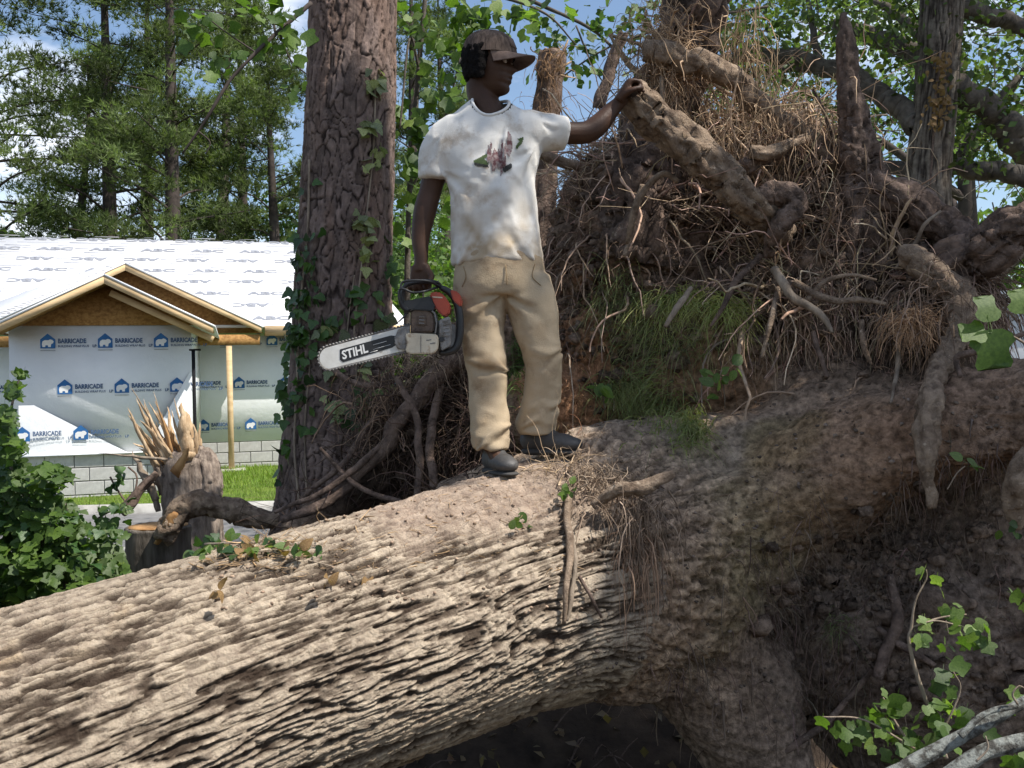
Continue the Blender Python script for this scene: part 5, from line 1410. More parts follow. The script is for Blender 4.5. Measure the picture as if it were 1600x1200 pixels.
sh_p = [ploft([(760, 158, MY + .02, 27, .060), (762, 168, MY + .015, 40, .070), (766, 181, MY + .01, 57, .082), (769, 194, MY, 70, .090), (768, 212, MY, 78, .103), (766, 240, MY, 78, .114), (767, 275, MY, 68, .116), (770, 320, MY, 67, .116), (774, 365, MY, 69, .119), (777, 400, MY, 71, .122), (778, 413, MY, 71, .120)], 40, 48),
        stube([pr(734, 214, MY, 26), pr(710, 214, MY, 34), pr(693, 236, MY, 34), pr(685, 260, MY + .01, 31), pr(683, 281, MY + .01, 29)], 18, 26),
        stube([pr(800, 215, MY, 26), pr(826, 207, MY, 32), pr(850, 206, MY + .02, 29), pr(872, 207, MY + .03, 26), pr(884, 208, MY + .035, 26)], 16, 26)]
V, F = union(sh_p, .0075, 4)
Nv = vnormals(V, F)
low = sst(1.6 - (V[:, 2] - 1.6) * 0 - V[:, 2], -.2, .6)
d = wrinkle(V, [((.5, 0, 1), 30, 1, .55), ((-.8, 0, 1), 26, 4, .55), ((1, 0, .1), 34, 7, .5)], .005) + fbm(V * 6, 3, 9) * .010 + fbm(V * 30, 2, 10) * .0012
d = d + fold(V, 845, 232, 9, 120, .010, 1, 2.35, .55) + fold(V, 694, 262, 8, 100, .009, 2, .75, .5) + fold(V, 800, 190, 9, 120, .008, 5, 1.75, .35) + fold(V, 850, 190, 8, 60, .006, 3, .5, .5) + fold(V, 700, 205, 8, 60, .006, 4, 2.0, .5) + fold(V, 715, 420, 9, 90, .008, 6, -.9, .45) + fold(V, 845, 420, 9, 90, .008, 7, -2.3, .45)
# folds from the raised arm across the chest
V = V + Nv * d[:, None]
# neckline cut and open hem: faces near the neck removed
nk = P(768, 172, MY - .02)
cen = P(768, 158, MY - .035)
keepv = (((V - cen) / V3((.078, .105, .078))) ** 2).sum(1) > 1
Fk = [f[keepv[f].all(1)] for f in F]
pxs = V[:, 0] / V[:, 1] * FPX + 800; pys = 600 - (V[:, 2] - CAMZ) / V[:, 1] * FPX; nz_ = fbm(V * 14, 4, 71) ; nz2 = fbm(V * 34, 3, 73)
dirt = np.clip(sst(pys, 250, 400) * (.5 + nz_ * 1.3) + 1.1 * np.exp(-((pxs - 748) / 18) ** 2 - ((pys - 385) / 16) ** 2) * (.6 + nz2 * 1.4) + .6 * np.exp(-((pxs - 780) / 9) ** 2 - ((pys - 338) / 9) ** 2) * (.5 + nz2), 0, 1)[:, None]
shirt = obj('shirt', V, Fk, m_shirt, man, col=1 - dirt * V3((.42, .52, .64)))
SB = bvh(V, F)
# ribbed collar
ring = []
for k in range(40):
    a = k * 2 * PI / 40; 
    o_ = cen + V3((math.cos(a) * .075, -.0 + math.sin(a) * .094, 0)); r = SB.find_nearest(Vector(o_ + V3((0, 0, .038 * -math.sin(a) * -1 if math.sin(a) > 0 else .055 * math.sin(a))))); ring.append(np.array(r[0]))
ring = np.array(ring); ring = (ring + np.roll(ring, 1, 0) + np.roll(ring, -1, 0)) / 3
ring = np.concatenate([ring, ring[:1]])
cv, cf_ = tube(ring, .0062, 8, caps=False); obj('collar', cv, cf_, m_collar, shirt)
# print on the chest, draped over the cloth
m_pg = mat('green_print', (.10, .14, .055), (.05, .075, .03), 40, .9); m_pb = mat('blackish_print', (.05, .05, .045), (.03, .03, .03), 40, .9); m_pm = mat('maroon_print', (.15, .07, .075), (.30, .24, .23), 60, .9, lo=.45, hi=.55)
def patch(poly, m, name='print', off=.004):
    poly = np.array(poly, float); x0, y0 = poly.min(0); x1, y1 = poly.max(0); st = 1.2
    xs = np.arange(x0 - st, x1 + st, st); ys = np.arange(y0 - st, y1 + st, st); idx = {}; VV = []; FF = []
    def inside(x, y):
        c = False; n = len(poly)
        for i in range(n):
            a, b = poly[i], poly[(i + 1) % n]
            if (a[1] > y) != (b[1] > y) and x < (b[0] - a[0]) * (y - a[1]) / (b[1] - a[1]) + a[0]: c = not c
        return c
    def vid(x, y):
        k = (round(x, 3), round(y, 3))
        if k not in idx:
            o = Vector((0, 0, CAMZ)); d = (Vector(P(x, y, 1)) - o).normalized(); r = SB.ray_cast(o, d)
            if r[0] is None: idx[k] = None
            else: idx[k] = len(VV); VV.append(np.array(r[0]) - np.array(d) * off)
        return idx[k]
    for x in xs:
        for y in ys:
            if inside(x + st / 2, y + st / 2):
                q = [vid(x, y), vid(x, y + st), vid(x + st, y + st), vid(x + st, y)]
                if None not in q: FF.append(q)
    if FF: return obj(name, np.array(VV), np.array(FF), m, shirt)
patch([(740, 251), (766, 237), (768, 241), (756, 248), (764, 254), (762, 258), (740, 254)], m_pg)
patch([(741, 254), (762, 258), (764, 262), (742, 259)], m_pb)
patch([(808, 217), (818, 214), (817, 222), (807, 234), (806, 228), (812, 220)], m_pg)
patch([(783, 262), (799, 255), (800, 262), (788, 270)], m_pb)
for k in range(26):
    x = 778 + RNG.normal() * 9; y = 243 + RNG.normal() * 9; l_ = RNG.uniform(6, 15)
    patch([(x, y - l_), (x + 2.2, y - l_ * .4), (x + 1.6, y + l_ * .6), (x - 1.2, y + l_), (x - 1.5, y)], m_pm, off=.0045)
patch([(794, 205), (799, 212), (801, 230), (796, 246), (791, 238), (792, 222)], m_pm)

# trousers
pt = [ploft([(779, 395, MY, 66, .112), (780, 415, MY, 68, .115), (781, 440, MY, 71, .118), (783, 462, MY, 73, .110)], 14, 40),
      ploft([(752, 430, MY, 40, .100), (751, 465, MY, 41, .100), (753, 520, MY - .01, 34, .080), (758, 565, MY - .03, 31, .075), (762, 610, MY - .04, 29, .071), (764, 650, MY - .06, 31, .075), (766, 680, MY - .07, 30, .078), (767, 697, MY - .08, 29, .075), (767, 702, MY - .08, 26, .07)], 34, 34),
      ploft([(818, 430, MY, 40, .100), (827, 465, MY, 40, .100), (838, 520, MY, 34, .084), (850, 560, MY, 30, .080), (849, 605, MY + .03, 29, .075), (843, 640, MY + .05, 29, .075), (838, 662, MY + .06, 32, .080), (838, 674, MY + .07, 29, .078), (838, 679, MY + .07, 26, .07)], 34, 34)]
V, F = union(pt, .0075, 3); Nv = vnormals(V, F)
d = wrinkle(V, [((.9, 0, 1), 22, 11, .6), ((-.9, 0, 1), 24, 14, .6), ((.1, 0, 1), 30, 17, .35)], .004) + fbm(V * 6, 3, 19) * .012 + fbm(V * 28, 2, 18) * .0014
d = d + fold(V, 790, 455, 8, 90, .010, 11, 2.3, .5) + fold(V, 790, 455, 8, 90, .010, 12, .75, .5)
d = d + fold(V, 800, 585, 7, 70, .010, 13, 3.5, .5) + fold(V, 888, 545, 7, 70, .010, 14, 2.6, .5) + fold(V, 722, 560, 7, 60, .008, 15, .3, .5)
d = d + fold(V, 735, 705, 8, 70, .011, 16, -.6, .6) + fold(V, 805, 660, 7, 60, .009, 17, 2.6, .5) + fold(V, 808, 675, 8, 60, .010, 18, -.5, .6) + fold(V, 885, 625, 7, 60, .009, 19, 2.5, .5)
d += sst(1.56 - V[:, 2], .0, .2) * wrinkle(V, [((.25, 0, 1), 62, 21, .8)], .004)
V = V + Nv * d[:, None]
pxs = V[:, 0] / V[:, 1] * FPX + 800; pys = 600 - (V[:, 2] - CAMZ) / V[:, 1] * FPX; nz_ = fbm(V * 10, 4, 75); nz2 = fbm(V * 30, 3, 77)
dirt = np.clip(.55 * np.exp(-((pxs - 742) / 26) ** 2 - ((pys - 500) / 60) ** 2) * (.8 + nz_) + .8 * np.exp(-((pxs - 765) / 30) ** 2 - ((pys - 568) / 7) ** 2) * (.6 + nz2) + .3 * sst(pys, 600, 700) * (.5 + nz_) + .35 * sst(nz_, .1, .5) + .3 * sst(-pys, -440, -405), 0, 1)[:, None]
pants = obj('trousers', V, F, m_pants, man, col=1 - dirt * V3((.42, .50, .58))); pants['label'] = 'stained khaki work trousers bunched at the ankles'
PB = bvh(V, F)
def on(bv, px, py, off=.003):
    o = Vector((0, 0, CAMZ)); dd = (Vector(P(px, py, 1)) - o).normalized(); r = bv.ray_cast(o, dd); return np.array(r[0]) - np.array(dd) * off if r[0] else P(px, py, MY - .12)
m_seam = mat('seam_thread', (.30, .215, .12), (.24, .17, .09), 40, .9)
for pix in ([(724, 416), (728, 432), (722, 448)], [(836, 412), (832, 432), (845, 446)], [(790, 414), (792, 440), (793, 466)]):
    obj('pocket_seam', *stube([list(on(PB, *p_)) + [.0018] for p_ in pix], 14, 5), m_seam, pants)
# shoes
def shoe(heel, toe, w, name='shoe'):
    heel, toe = V3(heel), V3(toe); f = nrm((toe - heel) * [1, 1, 0]); Ln = np.linalg.norm((toe - heel) * [1, 1, 0]); s = np.cross(f, U3); zb = (heel[2] + toe[2]) / 2
    pts = [ell([0, 0, 0], (1, 1, 1), 20, 12)]
    def e(t, h_, rl, rw, rh): 
        V, F = ell((0, 0, 0), (rl, rw, rh), 22, 14); return heel + V[:, :1] * f + V[:, 1:2] * s + V[:, 2:3] * U3 + f * t * Ln + U3 * h_, F
    parts = [e(.12, .045, .055, w * .80, .045), e(.35, .05, .075, w * .82, .05), e(.62, .038, .085, w, .038), e(.84, .032, .055, w * .95, .030), e(.16, .085, .05, w * .72, .05)]
    V, F = union(parts, .005, 3); V[:, 2] = np.maximum(V[:, 2], zb + .006)
    o = obj(name, V, F, m_shoe, man)
    V, F = union([e(.14, .0, .058, w * .86, .016), e(.4, .0, .08, w * .84, .016), e(.66, .0, .09, w * 1.0, .011), e(.86, .0, .055, w * .94, .011)], .005, 2)
    obj('sole', V, F, m_sole, o)
    return o
za = drop(*P(780, 735, MY - .1)[:2]); zb_ = drop(*P(862, 700, MY + .03)[:2]); print('feet', za, zb_, P(780, 740, MY - .1)[2], P(862, 703, MY + .03)[2], drop(*P(900,700,MY)[:2]))
h1 = P(764, 712, MY - .02); t1 = P(798, 738, MY - .2); h1[2] = t1[2] = P(780, 738, MY - .12)[2]
h2 = P(822, 700, MY + .10); t2 = P(904, 700, MY - .02); h2[2] = t2[2] = P(862, 706, MY + .03)[2]
shoe(h1, t1, .046); shoe(h2, t2, .046)

# ================================================================== CHAINSAW
m_sawwhite = mat('saw_white_plastic', (.62, .55, .43), (.48, .41, .30), 9, .5, .15, 60, spec=.4, wear=((.28, .18, .10), 22, .52, .68))
m_sawbar = mat('steel_guide_bar', (.68, .66, .62), (.56, .54, .49), 12, .5, .1, 80, metal=.15, spec=.5, wear=((.42, .33, .22), 18, .58, .74))
m_sawblack = mat('saw_black_plastic', (.022, .022, .023), (.014, .014, .015), 12, .45, .1, 60, spec=.45)
m_sawred = mat('saw_orange_plastic', (.42, .055, .02), (.30, .04, .015), 12, .4, .1, 60, spec=.5, wear=((.20, .07, .04), 25, .56, .7))
m_sawgrey = mat('saw_grey_metal', (.26, .25, .24), (.16, .15, .14), 18, .5, .3, 60, metal=.5, wear=((.10, .075, .05), 22, .5, .66))
m_muff = mat('sooty_muffler', (.17, .125, .095), (.08, .06, .05), 14, .7, .3, 60, metal=.3)
SY = MY - .16
saw = thing('chainsaw', 'muddy white and orange chainsaw with long guide bar hanging from a hand', 'chainsaw', P(655, 560, SY))
def ext(name, poly, y, th, m, parent=saw, bev=.002, seg=2):
    pts = [P(px, py, SY + y) for px, py in poly]
    bm = bmesh.new(); vs = [bm.verts.new(p) for p in pts]; f = bm.faces.new(vs)
    r = bmesh.ops.extrude_face_region(bm, geom=[f]); bmesh.ops.translate(bm, verts=[v for v in r['geom'] if isinstance(v, bmesh.types.BMVert)], vec=(0, th, 0))
    bmesh.ops.recalc_face_normals(bm, faces=bm.faces)
    if bev: bmesh.ops.bevel(bm, geom=bm.edges[:], offset=bev, segments=seg, affect='EDGES', clamp_overlap=True)
    me = bpy.data.meshes.new(name); b = ORG[parent]
    bmesh.ops.translate(bm, verts=bm.verts, vec=-Vector(b)); bm.to_mesh(me); bm.free(); me.materials.append(m)
    o = bpy.data.objects.new(name, me); link(o, parent); ORG[o] = b; return o
nose = [(518 + 17 * math.cos(a), 559.5 + 17.5 * math.sin(a)) for a in np.linspace(-1.75, -4.55, 9)]
bar_poly = [(640, 508)] + [(n_[0] - 2, n_[1]) for n_ in nose] + [(640, 546)]
bar = ext('guide_bar', bar_poly, .0, .0045, m_sawbar, bev=.0008, seg=1)
lab = ext('decal', [(531, 546), (611, 524), (619, 525), (620, 538), (613, 543), (536, 566), (531, 562)], -.0012, .001, m_sawblack, bar, bev=0); lab['label'] = 'black decal reading STIHL on the bar'
m_lw = mat('decal_white', (.74, .74, .72), (.66, .65, .62), 20, .5)
V, F = text_mesh('STIHL', .052, .0016, 1.0); V[:, 0] += V[:, 1] * .12
bx = nrm(P(611, 533.5, SY) - P(534, 556, SY)); bu = nrm(np.cross(bx, V3((0, 1, 0))) * -1); bu = bu if bu[2] > 0 else -bu
h_ = V[:, 1].max(); sc_ = 13.5 * SY / FPX / h_; wd_ = 42 * SY / FPX / V[:, 0].max()
o3 = P(535.5, 561.5, SY - .0022)
obj('decal', o3 + V[:, :1] * wd_ * bx + V[:, 1:2] * sc_ * bu, F, m_lw, bar, smooth=False)['label'] = 'white STIHL lettering'
for (x0, x1, y0, w_) in ((583, 604, 539, .0016), (583, 610, 546, .0012), (578, 590, 551, .002)):
    yy = y0; V, F = beam(P(x0, yy, SY - .0026), P(x1, yy - (x1 - x0) * .285, SY - .0026), .0006, w_, up=(0, 0, 1)); obj('decal', V, F, m_lw, bar, smooth=False)
V, F = beam(P(617, 526, SY - .0026), P(617.5, 538, SY - .0026), .0015, .0006, up=(0, 1, 0)); obj('decal', V, F, m_lw, bar, smooth=False)
# chain around the bar
path = np.array([(645, 506)] + [(n_[0] - 2 + (n_[0] - 518) * .09, n_[1] + (n_[1] - 559.5) * .09) for n_ in nose] + [(645, 547)], float)
seg = np.linalg.norm(np.diff(path, axis=0), axis=1); cu = np.concatenate([[0], np.cumsum(seg)]); N_ = 62
ch = obj('chain', *tube(np.array([P(a, b, SY + .002) for a, b in zip(np.interp(np.linspace(0, cu[-1], 120), cu, path[:, 0]), np.interp(np.linspace(0, cu[-1], 120), cu, path[:, 1]))]), .0032, 6), m_sawgrey, saw)
tooth = None
for k in range(N_):
    u = cu[-1] * (k + .5) / N_; x, y = np.interp(u, cu, path[:, 0]), np.interp(u, cu, path[:, 1]); x2, y2 = np.interp(u + 1, cu, path[:, 0]), np.interp(u + 1, cu, path[:, 1])
    t = nrm(P(x2, y2, SY) - P(x, y, SY)); nr_ = nrm(np.cross(t, V3((0, 1, 0)))); c0 = P(x, y, SY + .002); out_ = P(560, 545, SY) - c0; nr_ = -nr_ if nr_ @ out_ > 0 else nr_
    if tooth is None:
        tv = np.array([(-.004, -.003, 0), (.005, -.003, 0), (.005, .003, 0), (-.004, .003, 0), (-.004, -.003, .005), (.003, -.002, .0075), (.003, .002, .0075), (-.004, .003, .005)])
        tooth = mesh_np('tooth', tv, BOXF); tooth.materials.append(m_sawgrey)
    M_ = Matrix(((t[0], 0, nr_[0], c0[0]), (t[1], 1, nr_[1], c0[1]), (t[2], 0, nr_[2], c0[2]), (0, 0, 0, 1))); inst('tooth', tooth, M_, ch)
# engine
ext('engine_block', [(642, 505), (690, 500), (712, 508), (714, 545), (690, 552), (645, 550)], .02, .10, m_sawgrey, bev=.004)
ext('clutch_cover', [(633, 523), (636, 520), (682, 522), (686, 530), (684, 546), (676, 553), (640, 553), (633, 549), (636, 535)], -.022, .04, m_sawwhite, bev=.004)
ext('clutch_cover_seam', [(657, 524), (658, 524), (658, 551), (657, 551)], -.0232, .002, m_sawgrey, bev=0)
for (x, y) in ((666, 531), (672, 536)): ext('marking', [(x, y), (x + 8, y - 1), (x + 8, y + .6), (x, y + 1.6)], -.0232, .002, m_sawgrey, bev=0)
ext('bumper_spike', [(630, 505), (640, 508), (639, 523), (632, 522), (629, 516), (632, 512)], .0, .02, m_sawblack, bev=.001)
ext('bar_mount', [(622, 514), (640, 508), (642, 548), (620, 545), (616, 530)], -.01, .008, m_sawgrey, bev=.002)
mf = ext('muffler', [(641, 486), (648, 482), (668, 483), (677, 490), (680, 505), (678, 519), (641, 521)], -.02, .085, m_muff, bev=.006)
ext('muffler_rim', [(639, 484), (647, 479.5), (669, 480.5), (680, 488), (683, 505), (681, 521), (679, 521), (681, 505), (677.5, 489.5), (668, 482.5), (648, 482), (641, 486)], -.026, .09, m_sawgrey, bev=.001, seg=1)
ext('muffler_plate', [(653, 493), (665, 494), (666, 509), (652, 508)], -.026, .006, m_muff, bev=.002)
for y in (494, 499, 504): ext('louvre', [(655, y), (663, y + .5), (663, y + 2), (655, y + 1.5)], -.029, .004, m_sawgrey, bev=0)
ext('top_cover', [(670, 458), (684, 455), (694, 461), (705, 478), (701, 492), (693, 495), (681, 484), (674, 470)], -.012, .085, m_sawred, bev=.006)
ext('top_cover_ridge', [(675, 463), (691, 464), (692, 466), (676, 465)], -.015, .01, m_sawwhite, bev=.001)
ext('rear_cover', [(703, 452), (716, 456), (722, 466), (720, 480), (708, 470)], .0, .07, m_sawred, bev=.005)
ext('flywheel_side', [(686, 500), (702, 494), (706, 510), (704, 540), (690, 548), (686, 530)], -.016, .04, m_sawgrey, bev=.003)
ext('nut', [(690 + 4.5 * math.cos(a), 530 + 4.5 * math.sin(a)) for a in np.linspace(0, 2 * PI, 7)[:-1]], -.022, .008, m_sawblack, bev=.001)
for k in range(5): ext('cooling_fin', [(692, 500 + k * 6), (703, 498 + k * 6), (703, 500 + k * 6), (692, 502 + k * 6)], -.02, .02, m_sawgrey, bev=0)
def stb(name, rows, m=m_sawblack, k=12, n=40, parent=saw): return obj(name, *stube([list(P(r[0], r[1], SY + r[2])) + [r[3]] for r in rows], n, k), m, parent)
stb('rear_handle', [(688, 449, .02, .010), (700, 455, .02, .013), (710, 466, .02, .014), (717, 485, .02, .015), (719, 510, .02, .015), (717, 532, .02, .015), (710, 546, .02, .015), (696, 551, .02, .012), (686, 551, .02, .008)])
stb('front_handle', [(690, 452, .10, .008), (684, 443, .09, .009), (668, 440, .05, .0095), (648, 441, .0, .0095), (634, 446, -.01, .009), (629, 458, -.005, .008), (630, 476, .0, .008), (640, 484, .01, .007)])
stb('hand_guard', [(686, 448, .03, .005), (664, 455, -.05, .0045), (645, 457, -.055, .0045), (632, 452, -.055, .0045), (625, 452, -.05, .0045), (624, 466, -.045, .006), (629, 479, -.035, .009), (638, 486, -.03, .009)], n=36)
stb('hand_guard', [(626, 452, -.05, .0045), (629, 441, -.05, .0045), (648, 438, -.05, .0045), (672, 440, -.03, .005), (686, 448, .02, .006)], n=36)
ext('guard_base', [(630, 470), (650, 467), (672, 462), (680, 480), (676, 486), (644, 484), (636, 487), (628, 479)], -.03, .09, m_sawblack, bev=.004)
stb('spur', [(637, 489, -.02, .003), (628, 498, -.03, .0035), (619, 506, -.03, .0015)], n=8, k=6)
stb('oil_cap', [(683, 441.5, -.0, .006), (686, 440.5, -.0, .006)], n=3, k=10)
# drips of mud on the clutch cover
# ================================================================== BROKEN STUMP WITH SPLINTERS
SPY = 7.0
m_stumpbark = mat('stump_bark', (.36, .29, .235), (.13, .10, .082), 26, .93, .9, 60, stretch=(1, 1, .25), spec=.1)
m_palewood = mat('pale_split_wood', (.60, .45, .29), (.33, .215, .12), 40, .8, .5, 70, stretch=(1, 1, .15), spec=.15)  # pale wood colour of the shards
stump = thing('tree_stump', 'broken tree stump bristling with long pale splinters in front of the wrapped house', 'stump', P(300, 905, SPY) * [1, 1, 0])
def rough_tube(rows, na=50, nk=40, ridge=.10, seed=0, fr=26):
    q = spline([pr(*r) for r in rows], na); V, F = tube(q[:, :3], q[:, 3], nk); Nn_ = vnormals(V, F); rr_ = q[:, 3].max()
    ax_ = nrm(q[-1, :3] - q[0, :3]); e_ = nrm(np.cross(ax_, V3((.1, 1, .1)))); ql = V @ np.stack([ax_, e_, np.cross(ax_, e_)], 1)
    f = sst(np.abs(fbm(ql * V3((4, fr, fr)), 3, seed)), 0, .2)
    return V + Nn_ * ((f - .6) * rr_ * ridge + fbm(V * 9, 3, seed + 2) * rr_ * ridge)[:, None], F
obj('trunk', *rough_tube([(302, 960, SPY, 46), (302, 850, SPY, 44), (300, 780, SPY, 43), (298, 735, SPY, 42), (304, 712, SPY, 36)], seed=3), m_stumpbark, stump)
obj('bark_flap', *rough_tube([(322, 800, SPY - .1, 20), (326, 750, SPY - .08, 20), (320, 715, SPY - .05, 16), (312, 700, SPY, 6)], ridge=.2, seed=8), m_stumpbark, stump)
def splinter(bx, by, tx, ty, w, dy=0.0, m=None, bend=0, name='splinter', lb=None):
    """flat tapering shard from base pixel to tip pixel"""
    b, t = P(bx, by, SPY + dy), P(tx, ty, SPY + dy + RNG.normal() * .05); ax_ = nrm(t - b); s = nrm(np.cross(ax_, V3((RNG.normal() * .35, 1, 0)))); u = np.cross(ax_, s)
    n = 9; W = w * SPY / FPX; rows = []
    for i in range(n):
        f = i / (n - 1); c = b * (1 - f) + t * f + s * bend * W * math.sin(f * PI) + RNG.normal(size=3) * W * .08
        ww = W * (1 - f ** 3) * RNG.uniform(.75, 1.15) + .0012; th_ = W * .2 * (1 - f ** 1.3) + .001
        rows += [c - s * ww / 2 - u * th_ / 2, c + s * ww * .45 - u * th_ * .7, c + s * ww / 2 + u * th_ / 2, c - s * ww * .5 + u * th_ * .5]
    V = np.array(rows); i = np.arange(n - 1)[:, None] * 4; j = np.arange(4)[None]; j2 = (j + 1) % 4
    F = np.concatenate([np.stack([i + j, i + j2, i + 4 + j2, i + 4 + j], -1).reshape(-1, 4), [[3, 2, 1, 0]], [[n * 4 - 4, n * 4 - 3, n * 4 - 2, n * 4 - 1]]])
    o = obj(name, V, F, m or m_palewood, stump, smooth=False)
    if lb: o['label'] = lb
splinter(293, 712, 281, 628, 19, -.12, lb='broad pale shard standing upright')
splinter(302, 712, 292, 640, 15, -.08)
splinter(272, 740, 296, 700, 15, -.2, m_split); splinter(296, 706, 277, 756, 22, -.22, m_palewood, lb='orange folded shard hanging over the stump')
splinter(244, 782, 206, 704, 13, -.16, m_oldwood, lb='dark weathered shard leaning left'); splinter(262, 718, 152, 708, 5, -.2, m_oldwood, lb='thin sliver lying sideways')
for (bx, by, tx, ty, w) in ((270, 718, 212, 622, 7), (268, 712, 205, 606, 4), (274, 712, 219, 640, 9), (262, 716, 224, 622, 4), (276, 712, 232, 628, 5), (268, 720, 218, 655, 10), (258, 722, 214, 668, 8), (280, 712, 244, 640, 5), (284, 712, 253, 650, 6), (286, 712, 262, 634, 8), (290, 710, 268, 640, 5), (296, 710, 272, 622, 4), (252, 730, 207, 692, 9), (276, 716, 248, 660, 10), (283, 716, 258, 668, 12), (264, 724, 222, 676, 13), (270, 730, 236, 664, 13), (300, 716, 303, 662, 9), (310, 716, 311, 676, 6), (256, 740, 226, 690, 14), (250, 750, 218, 700, 10), (287, 720, 268, 668, 14), (262, 706, 240, 612, 3)):
    splinter(bx, by, tx, ty, w * 1.05, RNG.uniform(-.16, .08), RNG.choice([0, 1, 1, 2]) and m_palewood or m_split, RNG.normal() * .5)
for k in range(16):
    bx = RNG.uniform(244, 312); by = RNG.uniform(706, 735); f = (bx - 250) / 60
    splinter(bx, by, bx - 42 + 45 * f + RNG.normal() * 8, by - RNG.uniform(35, 95), RNG.uniform(3, 8), RNG.uniform(-.17, .12), m_palewood if k % 4 else m_split, RNG.normal() * .5)
for (bx, by, tx, ty, w) in ((256, 770, 240, 720, 14), (262, 790, 250, 722, 12), (270, 790, 262, 730, 14), (248, 800, 236, 740, 10)):
    splinter(bx, by, tx, ty, w, -.1, m_stumpbark)
cut = thing('cut_log', 'short sawn off log with a flat top standing before the splintered stump', 'log', P(255, 930, 5.6) * [1, 1, 0])
V, F = rough_tube([(255, 990, 5.6, 46), (254, 930, 5.6, 46), (249, 870, 5.6, 48), (247, 824, 5.6, 49), (247, 822, 5.6, 47)], seed=13, ridge=.05, fr=40); obj('trunk', V, F, m_oakbark, cut)
c = P(247, 821.5, 5.6); V, F = ell(c, (.176, .176, .010), 30, 6); obj('cut_face', V, F, m_split, cut)
arch = thing('broken_limb', 'dark curved broken limb bridging the sawn log and the ivy covered pine', 'limb', P(340, 830, 5.45))
obj('limb', *rough_tube([(252, 842, 5.35, 12), (268, 815, 5.35, 18), (290, 793, 5.38, 20), (320, 787, 5.42, 19), (360, 797, 5.45, 18), (400, 810, 5.45, 14), (440, 812, 5.4, 9)], 60, 26, .35, 23), m_root, arch)
obj('broken_end', *rough_tube([(244, 850, 5.36, 4), (262, 822, 5.33, 9), (276, 800, 5.33, 8)], 16, 12, .3, 24), m_split, arch)
br = thing('dead_branch', 'dark bent dead branch leaning on the left side of the splintered stump', 'branch', P(200, 790, SPY - .25))
obj('branch', *rough_tube([(190, 800, SPY - .25, 9), (205, 785, SPY - .25, 8), (222, 762, SPY - .22, 7), (245, 740, SPY - .2, 4)], 20, 14, .3, 31), m_rootdark, br)
for pix in ([(200, 790), (180, 760), (172, 745)], [(208, 780), (214, 745), (200, 730)], [(195, 792), (170, 800), (150, 812)]): obj('twig', *stube([pr(x, y, SPY - .25, 1.6) for x, y in pix], 8, 5), m_rootdark, br)
for k in range(26):
    s_ = ((178, 752), (190, 745), (165, 808), (180, 815), (158, 800), (200, 800))[k % 6]; leaf_at(P(RNG.normal(s_[0], 9), RNG.normal(s_[1], 9), SPY - .28), RNG.normal(size=3) + V3((0, 0, -1)), RNG.normal(size=3) + V3((0, -1, .3)), RNG.uniform(.05, .09), 'ivy', br)

# ================================================================== BUSH AT THE LEFT
bush = thing('bush', 'leafy green bush of lobed leaves at the left edge behind the fallen trunk', 'bush', P(50, 960, 4.9) * [1, 1, 0])
its = []
def bushfill(px, py, Y, rx, ry, n, size, gl=0.0):
    for k in range(n):
        d = nrm(RNG.normal(size=3)) * RNG.uniform(.35, 1) ** .5
        c = P(px + d[0] * rx, py + d[2] * ry, Y + d[1] * .3)
        its.append((c, nrm(d + V3((0, -.3, -.35)) + RNG.normal(size=3) * .5), nrm(V3((0.2, -.35, 1.0)) + RNG.normal(size=3) * .5), size * RNG.uniform(.6, 1.35)))
for a in ((30, 880, 4.8, 85, 85, 520, .05), (70, 820, 4.9, 60, 55, 380, .05), (15, 770, 4.9, 45, 65, 320, .052), (130, 880, 5.0, 70, 45, 260, .048), (75, 745, 4.8, 34, 26, 130, .05), (16, 700, 4.8, 20, 30, 90, .048), (8, 655, 4.7, 14, 26, 80, .045), (24, 610, 4.7, 10, 18, 44, .042), (36, 583, 4.7, 8, 7, 12, .04), (150, 835, 5.1, 42, 24, 130, .048), (180, 795, 5.2, 22, 9, 24, .045), (100, 910, 4.8, 90, 40, 260, .05), (-60, 850, 4.8, 80, 160, 400, .06), (160, 905, 5.1, 50, 22, 100, .05)): bushfill(*a)
its.sort(key=lambda t: t[0][1] + RNG.normal() * .05)
vis = [t for t in its if P(0, 0, t[0][1])[0] - .03 < t[0][0]]; off = [t for t in its if not (P(0, 0, t[0][1])[0] - .03 < t[0][0])]
for t in vis[:290]: leaf_at(t[0], t[1], t[2], t[3], 'ivyb' if 'ivyb' in LM else 'tul', bush)
LM['bl2'] = leafmesh('leaf', IVY, m_bigleaf2, .2)
rest = vis[290:]
joined('ivy', rest[0::3] + off[0::2], 'foliage', m_ivy, bush); joined('tul', rest[1::3] + off[1::2], 'foliage', m_bigleaf, bush); joined('bl2', rest[2::3], 'foliage', m_bigleaf2, bush)
for k in range(16):
    x = RNG.uniform(0, 150); obj('stem', *stube([pr(x * .6 + 30, 960, 4.9, 3), pr(x * .8 + 10, 860, 4.9, 2.4), pr(x, 760 + abs(x - 40) * .4, 4.9, 1.2)], 10, 5), m_darkbark, bush)
obj('stem', *stube([pr(20, 760, 4.75, 3), pr(14, 660, 4.72, 2.4), pr(34, 578, 4.7, 1)], 12, 5), m_darkbark, bush)

